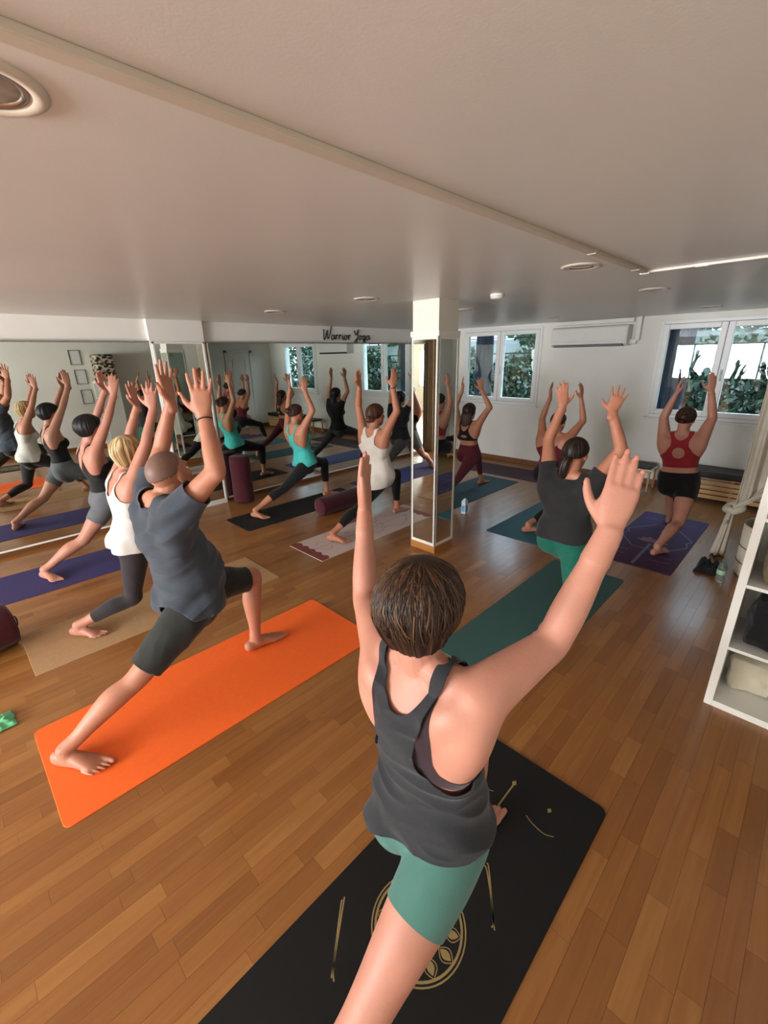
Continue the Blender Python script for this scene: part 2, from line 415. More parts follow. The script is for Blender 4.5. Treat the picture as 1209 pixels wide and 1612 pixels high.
# air conditioner on the back wall
r = empty('air_conditioner', (XB, 2.70, 1.95), 'white split air conditioner high on the back wall between the windows', 'air conditioner')
sec = [(0, 0), (-.15, .0), (-.195, .03), (-.205, .07), (-.205, .235), (-.19, .265), (-.16, .275), (0, .275)]
v = [(a, yy, b) for yy in (-.54, .54) for a, b in sec]; n = len(sec)
f = [tuple(range(n))[::-1], tuple(range(n, 2 * n))] + [(i, (i + 1) % n, n + (i + 1) % n, n + i) for i in range(n)]
o = build('casing', MB().add(v, f), mat('air_conditioner_plastic', (228, 228, 222), .35, .02), r); smooth_by_angle(o, 30)
build('front_panel', MB().box(-.212, -.204, -.53, .53, .075, .25, .004), mat('air_conditioner_plastic', (228, 228, 222)), r)
build('air_slot', MB().box(-.198, -.10, -.50, .50, -.004, .03, .006), darkm, r)
build('outlet_flap', MB().box(-.205, -.135, -.49, .49, .03, .042, .004), whitem, r)
pm = MB().box(-.07, 0, -.66, -.60, .06, .372, .012).box(-.07, 0, -.62, -.53, .02, .09, .012)
build('pipe_cover', pm, whitem, r)
build('pipe_run', MB().box(-.07, 0, -.56, .56, .31, .365, .008), whitem, r)

# lettering "Warrior Yoga" in a brush script above the mirror
LET = {
 'W': [[(0, 2.05), (.12, 2.2), (.2, 1.9), (.12, .9), (.15, .05), (.4, .2), (.75, 1.2), (.98, 2.0), (.92, .9), (1.0, .05), (1.3, .35), (1.7, 1.6), (1.9, 2.7), (1.94, 3.1)]],
 'a': [[(.75, .85), (.45, 1.0), (.12, .65), (.1, .15), (.35, .0), (.65, .35), (.82, .95), (.74, .3), (.85, .02), (1.15, .3)]],
 'r': [[(.02, .3), (.14, .9), (.17, 1.08), (.13, .5), (.12, .03), (.16, .55), (.32, .95), (.52, 1.02), (.62, .8)]],
 'i': [[(0, .3), (.25, .95), (.2, .25), (.32, .0), (.6, .3)], [(.36, 1.42), (.4, 1.5)]],
 'o': [[(.6, .9), (.3, 1.0), (.1, .5), (.25, .02), (.6, .15), (.72, .65), (.55, .95), (.75, .8), (1.05, .85)]],
 'Y': [[(0, 1.9), (.2, 2.15), (.3, 1.5), (.55, 1.15), (.9, 1.6), (1.2, 2.3), (1.0, 1.2), (.7, -.2), (.35, -.75), (.15, -.4), (.6, .1), (1.1, .35)]],
 'g': [[(.75, .85), (.4, 1.0), (.1, .55), (.2, .05), (.5, .15), (.8, .9), (.7, -.3), (.4, -1.0), (.1, -.8), (.4, -.25), (1.1, .3)]],
}
ADV = {'W': 1.75, 'a': 1.05, 'r': .72, 'i': .55, 'o': .98, 'Y': 1.15, 'g': 1.02, ' ': .75}
r = empty('wall_lettering', (4.47, YW, 2.13), 'black handwritten lettering reading Warrior Yoga above the mirror', 'sign')
x = 0; sc = .992 / (sum(ADV[c] for c in 'Warrior Yoga'))
for ch in 'Warrior Yoga':
    if ch != ' ':
        mb = MB()
        for st in LET[ch]:
            P = [(( x + a) * sc, -.008, b * .063 + a * .012) for a, b in st]
            A = np.full(len(P), .0085); A[0] = A[-1] = .003
            mb.tube(P, A, np.full(len(P), .005), side=(0.5, 0, 1), n=6, sub=5)
        build('letter', mb, mat('matt_black', (14, 14, 14), .6), r, smooth=True)
    x += ADV[ch]

# ------------------------------------------------------------------ garden behind the windows
structure(build('ground', MB().box(XB + .2, 16, -8, 13, .55, .8), mat('garden_soil', (60, 58, 46), .9, .3, 3)))
structure(build('wall_garden', MB().box(13.4, 13.6, -8, 13, .8, 2.3), mat('pale_render', (120, 126, 122), .8, .2, 2)))
leafm = mat('garden_leaves', (40, 62, 42), .5, .55, 4)
def leaf_cloud(name, c, r, n, size, m, label):
    P = rng.normal(size=(n, 3)); P /= np.linalg.norm(P, axis=1)[:, None]; P *= rng.uniform(.35, 1, (n, 1)) ** .5
    P = P * np.array(r); a = rng.normal(size=(n, 3)); a /= np.linalg.norm(a, axis=1)[:, None]
    b = np.cross(a, rng.normal(size=(n, 3))); b /= np.linalg.norm(b, axis=1)[:, None]
    s = size * rng.uniform(.6, 1.3, (n, 1))
    V = np.stack([P - a * s, P + b * s * .45, P + a * s, P - b * s * .45], 1).reshape(-1, 3)
    F = np.arange(4 * n).reshape(-1, 4)
    o = link(name, mesh_from(name, V, F, m), None, c); return o
for i, (yy, zz, ry, rz, xx) in enumerate(((5.1, 1.25, 1.3, .75, 10.3), (1.0, 1.35, 1.5, .8, 9.6), (-3.0, 1.5, 1.9, 1.1, 10.2), (7.9, 1.4, 1.2, .9, 10.6))):
    lab = ('low hedge outside the window beside the column', 'low hedge outside the window beside the curtain', 'hedge at the right end of the garden', 'hedge at the left end of the garden')[i]  # right-end hedge is added, sized to block bright sky in the mirrored window
    tag(leaf_cloud('hedge', (xx, yy, zz), (.5, ry, rz), 2600, .09, leafm, lab), lab, 'hedge', 'garden hedges')
for i, (yy, zz, ry, rz, xx) in enumerate(((5.2, 2.75, 1.6, .8, 11.6), (.9, 2.9, 1.8, .75, 11.3), (-3.4, 3.4, 2.4, 1.0, 12.2), (2.9, 3.0, .9, .7, 15.0))):
    lab = ('leafy tree seen through the window beside the column', 'leafy tree seen through the window beside the curtain', 'leafy tree at the right of the garden', 'leafy tree behind the air conditioner wall')[i]  # tree at the right is added, enlarged to keep the mirrored window dark
    t = tag(leaf_cloud('garden_tree', (xx, yy, zz), (.9, ry, rz), 3000, .11, mat('tree_leaves', (56, 86, 54), .5, .5, 3), lab), lab, 'tree', 'garden trees')
    build('trunk', MB().tube([(0, 0, .8 - zz), (.03, .02, -.6), (0, 0, 0)], [.09, .07, .05], n=8), mat('bark', (70, 56, 44), .9, .3, 12), t, smooth=True)
iron = mat('black_iron', (20, 22, 24), .5)
for n, Wd, lab in ((1, W1, 'black iron bars outside the window beside the column'), (2, W2, 'black iron bars outside the window beside the curtain')):
    r = empty('window_grille', (XB + .27, (Wd[0] + Wd[1]) / 2, Wd[2]), lab, 'grille', 'window grilles')
    hw = (Wd[1] - Wd[0]) / 2; h = Wd[3] - Wd[2]
    for zz in ((h - .42, h - .16) if n == 1 else (h - .32,)): build('rail', MB().box(-.008, .008, -hw - .1, hw + .1, zz, zz + .02), iron, r); [build('rail_bracket', MB().box(-.07, -.008, q, q + .02, zz, zz + .02), iron, r) for q in (-hw - .1, hw + .08)]
    for k in range(13 if n == 1 else 5):
        yy = -hw + (2 * hw) * (k + .5) / (13 if n == 1 else 5)
        build('bar', MB().tube([(0, yy, h - .44 if n == 1 else 0), (0, yy, h + .05)], .009, n=6, sub=1), iron, r)
navy = mat('navy_shutter', (30, 38, 62), .5, .15, 3)
for yy, Wd, lab in ((4.70, W1, 'folded navy shutter outside the window beside the column'), (1.61, W2, 'folded navy shutter outside the window beside the curtain')):
    r = empty('shutter', (XB + .21, yy, Wd[2]), lab, 'shutter', 'folded shutters')
    for k in range(4): build('shutter_slat', MB().box(0, .03, -.18 + k * .09, -.095 + k * .09, 0, Wd[3] - Wd[2], .004), navy, r)
# ------------------------------------------------------------------ people
def skin_mat(name, rgb):
    if name in MATS: return MATS[name]
    m = mat(name, rgb, 0.5, 0.10, 9.0, 0.06, 140, spec=0.4)
    b = m.node_tree.nodes['Principled BSDF']
    b.inputs['Subsurface Weight'].default_value = 0.12
    b.inputs['Subsurface Radius'].default_value = (0.02, 0.008, 0.004)
    b.inputs['Subsurface Scale'].default_value = 0.5
    return m

def remesh(v, f, vox, it=6):
    me = bpy.data.meshes.new('tmp'); me.from_pydata(np.asarray(v).tolist(), [], f); me.update()
    o = bpy.data.objects.new('tmp', me); COL.objects.link(o)
    md = o.modifiers.new('r', 'REMESH'); md.mode = 'VOXEL'; md.voxel_size = vox
    dg = bpy.context.evaluated_depsgraph_get(); ev = o.evaluated_get(dg); em = ev.to_mesh()
    n = len(em.vertices); V = np.empty(n * 3, np.float32); em.vertices.foreach_get('co', V); V = V.reshape(-1, 3).astype(float)
    q = len(em.polygons); lt = np.empty(q, np.int32); em.polygons.foreach_get('loop_total', lt)
    lv = np.empty(int(lt.sum()), np.int32); em.loops.foreach_get('vertex_index', lv)
    ls = np.empty(q, np.int32); em.polygons.foreach_get('loop_start', ls)
    i4 = ls[lt == 4]; F = np.stack([lv[i4 + k] for k in range(4)], 1)
    ev.to_mesh_clear(); bpy.data.objects.remove(o); bpy.data.meshes.remove(me)
    return laplace(V, F, it, .5), F
def edges_of(F):
    k = F.shape[1]; E = np.vstack([F[:, [i, (i + 1) % k]] for i in range(k)]).astype(np.int64); E.sort(axis=1)
    return E
def uniq_edges(E):
    B = int(E.max()) + 1; K, c = np.unique(E[:, 0] * B + E[:, 1], return_counts=True)
    return np.column_stack([K // B, K % B]), c
def laplace(V, F, it, lam, pin=None, taubin=False):
    E = uniq_edges(edges_of(F))[0]; n = len(V); V = V.copy()
    deg = np.bincount(E.ravel(), minlength=n).astype(float); deg[deg == 0] = 1
    for k in range(it):
        S = np.empty_like(V)
        for c in range(3):
            S[:, c] = np.bincount(E[:, 0], V[E[:, 1], c], n) + np.bincount(E[:, 1], V[E[:, 0], c], n)
        l = lam if (not taubin or k % 2 == 0) else -lam * 1.02
        D = (S / deg[:, None] - V) * l
        if pin is not None: D[pin] = 0
        V += D
    return V
def vnormals(V, F):
    N = np.zeros_like(V); a = V[F[:, 1]] - V[F[:, 0]]; b = V[F[:, 2]] - V[F[:, 0]]
    fn = np.cross(a, b)
    for k in range(F.shape[1]):
        for c in range(3): N[:, c] += np.bincount(F[:, k], fn[:, c], len(V))
    return N / (np.linalg.norm(N, axis=1)[:, None] + 1e-12)
def clip(V, T, A, k):
    """keep the part of triangle mesh (V,T) where column k of the vertex data A is >= 0"""
    g = A[:, k]; ins = g >= 0; c = ins[T].sum(1)
    keep = T[c == 3]; out = [keep]; newV = []; newA = []; base = len(V)
    keys = {}
    def cut(I, J):
        lo = np.minimum(I, J); hi = np.maximum(I, J)
        return lo.astype(np.int64) * base + hi
    M1 = T[c == 1]; M2 = T[c == 2]
    def rot(M, flag):
        s = ins[M] == flag; i = s.argmax(1); r = np.arange(len(M))
        return M[r, i], M[r, (i + 1) % 3], M[r, (i + 2) % 3]
    a1, b1, c1 = rot(M1, True); a2, b2, c2 = rot(M2, False)
    K = np.concatenate([cut(a1, b1), cut(a1, c1), cut(a2, b2), cut(a2, c2)])
    U, inv = np.unique(K, return_inverse=True)
    lo, hi = U // base, U % base
    t = g[lo] / (g[lo] - g[hi] + 1e-15); t = np.clip(t, 0, 1)
    V2 = np.vstack([V, V[lo] + (V[hi] - V[lo]) * t[:, None]]); A2 = np.vstack([A, A[lo] + (A[hi] - A[lo]) * t[:, None]])
    inv = inv + base; n1, n2 = len(M1), len(M2)
    ab1, ac1, ab2, ac2 = inv[:n1], inv[n1:2 * n1], inv[2 * n1:2 * n1 + n2], inv[2 * n1 + n2:]
    out.append(np.stack([a1, ab1, ac1], 1)); out.append(np.stack([ab2, b2, c2], 1)); out.append(np.stack([ab2, c2, ac2], 1))
    T2 = np.vstack(out); u, iv = np.unique(T2, return_inverse=True)
    return V2[u], iv.reshape(-1, 3), A2[u]
def seg_param(V, a, b):
    d = b - a; L = np.linalg.norm(d); t = np.clip((V - a) @ d / (L * L), 0, 1)
    return t * L, np.linalg.norm(V - (a + t[:, None] * d), axis=1), L
def ik(a, b, l1, l2, pole):
    a = np.asarray(a, float); b = np.asarray(b, float); d = b - a; D = np.linalg.norm(d)
    if D > (l1 + l2) * .998: k = D / (l1 + l2) * 1.003; l1 *= k; l2 *= k
    x = (l1 * l1 - l2 * l2 + D * D) / (2 * D); hgt = math.sqrt(max(l1 * l1 - x * x, 0)); u = d / D
    p = np.asarray(pole, float); p = p - (p @ u) * u; p = norm(p)
    return a + u * x + p * hgt
def sstep(a, b, x): t = np.clip((x - a) / (b - a), 0, 1); return t * t * (3 - 2 * t)
def fold(V, freq, amp, seed, stretch=(1, 1, 1)):
    out = np.empty(len(V)); W = V * np.asarray(stretch[:3]) * freq + seed
    if len(stretch) > 3: W[:, 2] += stretch[3] * freq * V[:, 0]; W[:, 1] += mnoise.noise((seed, 0, 0)) * 3
    for i, p in enumerate(W.tolist()): out[i] = mnoise.noise(p)
    return (1 - np.abs(out) * 2.2) * amp

def hand(mb, W, d, n, right, s, spread=.12, curl=.15, thumb=.75, g=1.0):
    d = norm(d); n = norm(np.asarray(n) - (np.asarray(n) @ d) * d); th = np.cross(d, n) if right else np.cross(n, d); k = s
    P = lambda a, b, c: np.asarray(W) + d * a * k + th * b * k + n * c * k
    mb.tube([P(-.03, 0, 0), P(.0, 0, 0), P(.03, .003, .002), P(.065, .002, .0), P(.097, .0, -.002)],
            np.array([.027, .0265, .034, .040, .0395]) * k * g, np.array([.022, .019, .0165, .0145, .0115]) * k * g, side=th, n=16, power=2.4)
    nails = []
    for off, base, ln, rad, sp in ((.0295, .092, .076, .0092, 1.0), (.0100, .099, .086, .0095, .25), (-.0098, .095, .080, .0090, -.5), (-.0285, .084, .063, .0080, -1.25)):
        b0 = P(base - .02, off * .93, -.001); v = norm(d + th * sp * spread); p = [b0]; q = b0 + v * .02 * k; p.append(q); c = 0
        for fr in (.45, .3, .25):
            c += curl; vv = norm(v * math.cos(c) + n * math.sin(c)); q = q + vv * ln * fr * k; p.append(q)
        mb.tube(p, np.array([rad * 1.0, rad * 1.06, rad, rad * .93, rad * .74]) * k * g, side=th, n=10, sub=3); nails.append((p[-1], norm(p[-1] - p[-2]), -norm(-vv * math.sin(c) * 0 + n - (n @ norm(p[-1] - p[-2])) * norm(p[-1] - p[-2])), rad * k * g))
    v1 = norm(d * .75 + th * thumb + n * .25); v2 = norm(d * .9 + th * thumb * .72 + n * .15); v3 = norm(d * 1.0 + th * thumb * .45)
    b0 = P(.016, .016, .006); b1 = b0 + v1 * .046 * k; b2 = b1 + v2 * .036 * k; b3 = b2 + v3 * .026 * k
    mb.tube([b0, b1, b2, b3], np.array([.0155, .0135, .0112, .0090]) * k * g, side=n, n=12, sub=3)
    # web between thumb and index
    mb.tube([P(.03, .016, .0), b1 * .6 + P(.06, .02, 0) * .4, P(.075, .026, 0)], np.array([.012, .010, .010]) * k, side=n, n=8, sub=2)
    tn = norm(-n * .55 + th * .2); tn = norm(tn - (tn @ v3) * v3); nails.append((b3, v3, tn, .0100 * k * g))
    return nails

def foot(mb, A, f, left, s, z0, sd):
    """A ankle joint, f toe direction on the floor, z0 floor level"""
    f = norm([f[0], f[1], 0]); med = np.array([f[1], -f[0], 0]) if left else np.array([-f[1], f[0], 0]); k = s
    B = np.array([A[0], A[1], z0]); P = lambda a, b, c: B + f * a * k + med * b * k + np.array([0, 0, c * k])
    mb.tube([P(-.045, 0, .034), P(-.01, -.002, .036), P(.045, 0, .034), (P(.095, .002, .024)), P(.128, .004, .0165), P(.140, .002, .0125)],
            np.array([.028, .030, .033, .040, .044, .041]) * k, np.array([.031, .034, .032, .0225, .0155, .012]) * k, side=med, n=16, power=2.3)
    mb.tube([np.asarray(A) + np.asarray(sd) * .05 * k, np.asarray(A) + np.asarray(sd) * .01 * k, P(.015, 0, .045), P(.07, .004, .033)], np.array([.033, .034, .034, .026]) * k, side=med, n=14)
    mb.tube([P(.10, .029, .017), P(.155, .0315, .0145), P(.190, .0295, .0125)], np.array([.0165, .0130, .0118]) * k, side=med, n=10, sub=3)
    for b, l, rd in ((.0075, .190, .0068), (-.0105, .181, .0065), (-.0275, .169, .0063), (-.0435, .154, .0061)):
        mb.tube([P(.10, b * .9, .015), P(l - .03, b, .0145), P(l - .012, b, .0135), P(l, b * .98, .0095)], np.array([rd, rd, rd * 1.02, rd * .85]) * k, side=med, n=8, sub=3)

def make_person(p):
    s = p.get('s', 1.0); g = p.get('g', 1.0); male = p.get('male', False); vox = p.get('vox', .006)
    A = lambda k: np.asarray(p[k], float)
    pel, neck, head = A('pelvis'), A('neck'), A('head')
    up = norm(neck - pel); L = np.linalg.norm(neck - pel)
    side = np.asarray(p.get('side', (0, 1, 0)), float); side = norm(side - (side @ up) * up); fwd = np.cross(side, up)
    Z = np.array([0, 0, 1.0])
    mb = MB(); T = lambda t, a=0, b=0: pel + up * t * L + side * a + fwd * b
    z0 = p.get('z0', .006)
    # --- torso
    hw = dict(m=[.10, .150, .160, .150, .146, .158, .168, .160, .115, .06], f=[.10, .158, .168, .150, .128, .136, .146, .140, .10, .055])['m' if male else 'f']
    hd = dict(m=[.09, .108, .112, .106, .102, .112, .118, .108, .078, .056], f=[.09, .112, .116, .104, .090, .098, .106, .096, .068, .05])['m' if male else 'f']
    tt = [-.17, -.06, .04, .19, .36, .54, .70, .82, .93, 1.02]; of = [0, -.004, -.006, .0, .006, .0, -.006, -.006, -.004, .0]
    lat = p.get('bend', 0.0)
    G = np.array([1, 1, 1, g, g, g, 1, 1, 1, 1]) * (0.5 + 0.5 * g)
    mb.tube([T(t, lat * math.sin(math.pi * max(0, min(1, t))), o * s) for t, o in zip(tt, of)], np.array(hw) * s * G, np.array(hd) * s * G, side=side, n=28, sub=4, power=2.35)
    hips = {}
    for sg, nm in ((1, 'l'), (-1, 'r')):
        hips[nm] = T(0, sg * .088 * s, .012 * s if nm == 'l' else -.012 * s)
        mb.ell(T(-.04, sg * .078 * s, -.062 * s), [side, fwd, up], (.085 * s * g, .078 * s * g, .10 * s * g))
        if not male: mb.ell(T(.66, sg * .07 * s, .085 * s), [side, fwd, up], (.062 * s * g, .052 * s * g, .06 * s * g))
        mb.ell(T(.80, sg * .085 * s, -.055 * s), [side, fwd, up], (.06 * s, .04 * s, .085 * s))      # shoulder blades
    # --- legs
    th, sh = .415 * s, .40 * s
    fa, ra = A('fa'), A('ra')
    fk = np.asarray(p['fk'], float) if 'fk' in p else ik(hips['l'], fa, th, sh, (1, .12, .25))
    rk = np.asarray(p['rk'], float) if 'rk' in p else ik(hips['r'], ra, th, sh, (.3, -.3, -1))
    for nm, K, An in (('l', fk, fa), ('r', rk, ra)):
        h = hips[nm]; d1 = norm(K - h); d2 = norm(An - K); sd = side
        back = norm(np.cross(d2, sd)); back = back if back @ (np.array([-1, 0, 0]) if nm == 'l' else np.array([0, 0, 1.0]) + np.array([-.3, 0, 0])) > 0 else -back
        m = lambda a, b, t: a + (b - a) * t
        mb.tube([h - d1 * .02, m(h, K, .2), m(h, K, .5), m(h, K, .8), K, K + d2 * .03], np.array([.086, .088, .076, .060, .053, .052]) * s * g, np.array([.092, .092, .080, .062, .055, .053]) * s * g, side=sd, n=20)
        mb.tube([K - d2 * .02, m(K, An, .12), m(K, An, .32) + back * .012 * s, m(K, An, .55) + back * .008 * s, m(K, An, .82), An], np.array([.050, .050, .055, .047, .035, .034]) * s * (.4 + .6 * g), np.array([.050, .052, .058, .048, .036, .036]) * s * (.4 + .6 * g), side=sd, n=18)
        mb.ell(K + norm(d1 - d2) * .016 * s, [sd, d2, np.cross(sd, d2)], (.036 * s, .045 * s, .036 * s))
        foot(mb, An, p['fd'] if nm == 'l' else p['rd'], nm == 'l', s * p.get('fs', 1.0), z0, -d2)
    # --- neck and head
    look = norm(p.get('look', (1, 0, .05))); uu = p.get('hup', (-.05, 0, 1)); uu = norm(np.asarray(uu) - (np.asarray(uu) @ look) * look); ss = np.cross(uu, look); hs = s * .96
    Hh = lambda a, b, c: head + ss * a * hs + look * b * hs + uu * c * hs
    mb.tube([T(.93), T(1.0), neck * .45 + Hh(0, -.02, -.06) * .55, Hh(0, -.016, -.03)], np.array([.075, .060, .053, .054]) * s * (1.1 if male else 1), np.array([.06, .056, .053, .054]) * s * (1.1 if male else 1), side=side, n=16)
    fr = [ss, look, uu]
    mb.ell(Hh(0, -.012, .032), fr, (.0745 * hs, .096 * hs, .088 * hs), 24, 16)
    mb.ell(Hh(0, .022, -.025), fr, (.064 * hs, .074 * hs, .092 * hs), 20, 14)
    mb.ell(Hh(0, .042, -.082), fr, (.046 * hs, .048 * hs, .040 * hs))
    mb.tube([Hh(0, .088, .012), Hh(0, .102, -.015), Hh(0, .112, -.034), Hh(0, .098, -.040)], np.array([.009, .010, .014, .012]) * hs, side=ss, n=8)
    mb.ell(Hh(0, .085, .030), fr, (.045 * hs, .014 * hs, .012 * hs))
    mb.ell(Hh(0, .088, -.066), fr, (.022 * hs, .012 * hs, .010 * hs))
    for sg in (1, -1):
        mb.ell(Hh(sg * .076, -.004, -.008), [norm(ss * .5 - look * sg * .25), norm(look + ss * sg * .35), uu], (.007 * hs, .018 * hs, .031 * hs), 10, 8)
        mb.ell(Hh(sg * .036, .062, -.02), fr, (.026 * hs, .028 * hs, .022 * hs))
    # --- arms
    ua, fo = .285 * s, .245 * s; joint = {}; allnails = []
    for nm, sg in (('l', 1), ('r', -1)):
        S = np.asarray(p['sh_' + nm], float) if 'sh_' + nm in p else T(.955, sg * (.175 if male else .158) * s, .0)
        Wr = A('w_' + nm); tip = A('t_' + nm)
        E = np.asarray(p['e_' + nm], float) if 'e_' + nm in p else ik(S, Wr, ua, fo, side * sg * 1.0 + fwd * .5)
        hd_ = norm(tip - Wr); hn_ = np.asarray(p.get('n_' + nm, -side * sg + fwd * .15), float); hth = norm(np.cross(hd_, hn_))
        d1, d2 = norm(E - S), norm(Wr - E); m = lambda a, b, t: a + (b - a) * t; ag = (1.12 if male else 1.0) * p.get('ag', g)
        sd = np.cross(d1, side); sd = norm(sd) if np.linalg.norm(sd) > .15 else fwd
        mb.tube([S - d1 * .015 * s, m(S, E, .1), m(S, E, .4), m(S, E, .7), E, E + d2 * .02], np.array([.054, .055, .049, .043, .037, .036]) * s * ag, np.array([.056, .057, .051, .044, .038, .036]) * s * ag, side=sd, n=18)
        mb.tube([E - d2 * .015, m(E, Wr, .12), m(E, Wr, .35), m(E, Wr, .7), Wr], np.array([.036, .0385, .0385, .0315, .0265]) * s * ag, np.array([.036, .0375, .0365, .028, .021]) * s * ag, side=hth, n=16)
        # deltoid, trapezius, armpit folds
        if p.get('delt', 1): mb.ell(S + d1 * .02 * s + side * sg * .012 * s, [side, fwd, up], (.047 * s, .048 * s, .055 * s))
        mb.tube([T(1.05, sg * .03 * s, -.01 * s), T(1.0, sg * .085 * s, -.012 * s) * .6 + S * .4, S + d1 * .04], np.array([.040, .046, .052]) * s, np.array([.040, .050, .052]) * s, side=fwd, n=14)
        mb.tube([T(.55, sg * .108 * s, -.03 * s), T(.74, sg * .140 * s, -.026 * s), S * .6 + T(.84, sg * .155 * s, -.02 * s) * .4, m(S, E, .35)], np.array([.05, .064, .064, .046]) * s, side=fwd, n=14)
        mb.tube([T(.80, sg * .07 * s, -.05 * s), T(.90, sg * .125 * s, -.04 * s), m(S, E, .12), m(S, E, .3)], np.array([.045, .052, .054, .046]) * s, side=fwd, n=14)
        mb.tube([T(.72, sg * .085 * s, .055 * s), T(.84, sg * .12 * s, .04 * s), m(S, E, .15)], np.array([.045, .05, .048]) * s, side=fwd, n=14)
        n = np.asarray(p.get('n_' + nm, -side * sg + fwd * .15), float)
        hp = p.get('hand_' + nm, {})
        nl = hand(mb, Wr, tip - Wr, n, nm == 'r', s * (1.08 if male else 1.0) * p.get('hs', 1.0), **hp)
        joint[nm] = (S, E, Wr); allnails += nl
    if 'belly' in p: mb.ell(T(.26, 0, .05 * s), [side, fwd, up], np.array((.135, .105, .16)) * s * p['belly'])
    v, f = mb.arrays(); V, F = remesh(v, f, vox, 3)
    keep = np.linalg.norm(V - head, axis=1) < .17 * s
    for nm in 'lr': keep |= seg_param(V, joint[nm][2], A('t_' + nm))[1] < .085 * s
    for An in (fa, ra): keep |= (np.linalg.norm((V - An) * (1, 1, .9), axis=1) < .22 * s) & (V[:, 2] < An[2] + .03)
    V = laplace(V, F, int(round((.068 / vox) ** 2 * .24)), .5, np.nonzero(keep)[0])
    # --- body coordinates used to cut the clothes
    chains = dict(torso=[(pel - up * .08, neck - up * .06, .135 * s)], head=[(neck + up * .05, head, .085 * s)],
                  legl=[(hips['l'], fk, .075 * s), (fk, fa, .045 * s)], legr=[(hips['r'], rk, .075 * s), (rk, ra, .045 * s)],
                  arml=[(joint['l'][0], joint['l'][1], .048 * s), (joint['l'][1], joint['l'][2], .034 * s)], armr=[(joint['r'][0], joint['r'][1], .048 * s), (joint['r'][1], joint['r'][2], .034 * s)])
    dist = {}; arc = {}
    for k, segs in chains.items():
        bd = None; acc = 0
        for a, b, r in segs:
            t, d, ln = seg_param(V, a, b); dn = d - r
            if bd is None: bd, ar = dn, t + acc
            else: ar = np.where(dn < bd, t + acc, ar); bd = np.minimum(bd, dn)
            acc += ln
        dist[k] = bd; arc[k] = ar
    keys = list(dist); own = np.array([dist[k] for k in keys]).argmin(0); own = {k: own == i for i, k in enumerate(keys)}
    u = (V - pel) @ up / L; la = np.abs((V - pel) @ side); ls = (V - pel) @ side; ft = (V - pel) @ fwd
    ftm = np.zeros(len(V), bool)
    for An in (fa, ra): ftm |= (np.linalg.norm(V - An, axis=1) < .27 * s) & (V[:, 2] < An[2] - .012)
    ctx = dict(foot=ftm, u=u, lat=la / s, ls=ls / s, ft=ft / s, own=own, arc=arc, s=s, V=V)
    N = vnormals(V, F)
    hide = np.full(len(V), -1e3); made = []
    for spec in p['clothes']:
        flds = spec['fields'](ctx); hide = np.maximum(hide, np.min(np.array(flds), axis=0)); made.append((spec, flds))
    Vb = V - N * (np.clip(hide * 3.0, 0, 1) * .006)[:, None]
    loc = np.array([pel[0], pel[1], 0.0])
    body = link('person', mesh_from('body', Vb - loc, F, skin_mat(p['skin'][0], p['skin'][1]), True), None, loc)
    tag(body, p['label'], 'person', 'yoga class holding a crescent lunge')
    T3 = np.vstack([F[:, [0, 1, 2]], F[:, [0, 2, 3]]])
    for spec, flds in made:
        A_ = np.column_stack([N, u, la / s, ft / s] + list(flds)); v3, t3, a3 = V, T3, A_
        for k in range(len(flds)): v3, t3, a3 = clip(v3, t3, a3, 6 + k)
        nn = a3[:, :3]; nn = nn / (np.linalg.norm(nn, axis=1)[:, None] + 1e-9)
        off = spec.get('off', .004) + (spec['flare'](a3[:, 3], a3[:, 4], a3[:, 5]) if 'flare' in spec else 0)
        v3 = v3 + nn * (off * np.ones(len(v3)))[:, None]
        E = edges_of(t3); Eu, cnt = uniq_edges(E); pin = np.unique(Eu[cnt == 1])
        v3 = laplace(v3, t3, spec.get('smooth', 6), .5, pin)
        # relax the cut edge along itself
        B = Eu[cnt == 1]; n_ = len(v3); dg = np.bincount(B.ravel(), minlength=n_)
        for _ in range(10):
            S_ = np.zeros_like(v3)
            for c in range(3): S_[:, c] = np.bincount(B[:, 0], v3[B[:, 1], c], n_) + np.bincount(B[:, 1], v3[B[:, 0], c], n_)
            ok = dg == 2; v3[ok] += (S_[ok] / 2 - v3[ok]) * .5
        if 'fold' in spec:
            fr_, am, st = spec['fold']; n3 = vnormals(v3, t3); v3 = v3 + n3 * fold(v3, fr_, am, 3.1 + p['seed'], st)[:, None]
        o = link(spec['name'], mesh_from(spec['name'], v3 - loc, t3, spec['mat'], True), body)
        if p['seed'] > 1.5: dm = o.modifiers.new('lighten', 'DECIMATE'); dm.ratio = .6
        if spec['name'] not in ('leggings', 'bike_shorts', 'bra', 'sports_bra'): md = o.modifiers.new('thickness', 'SOLIDIFY'); md.thickness = spec.get('thick', .0025); md.offset = -1
        if 'label' in spec: o['label'] = spec['label']
    # --- eyes, brows and lips
    em = MATS.get('eye_white') or mat('eye_white', (225, 220, 212), .2, .02); dk = mat('iris_brown', (44, 28, 18), .15, .1)
    for sg in (1, -1):
        e = build('eye', MB().ell(Hh(sg * .031, .0815, .004) - loc, fr, (.0135 * hs, .008 * hs, .0075 * hs), 10, 8), em, body, smooth=True)
        build('iris', MB().ell(Hh(sg * .031, .0885, .004) - loc, fr, (.0055 * hs, .0025 * hs, .0058 * hs), 10, 6), dk, e, smooth=True)
        build('eyebrow', MB().tube([Hh(sg * .014, .0975, .024) - loc, Hh(sg * .032, .094, .029) - loc, Hh(sg * .05, .080, .023) - loc], np.array([.003, .0034, .002]) * hs, side=uu, n=6), mat('hair_' + p['hair']['name'], p['hair']['rgb']), body)
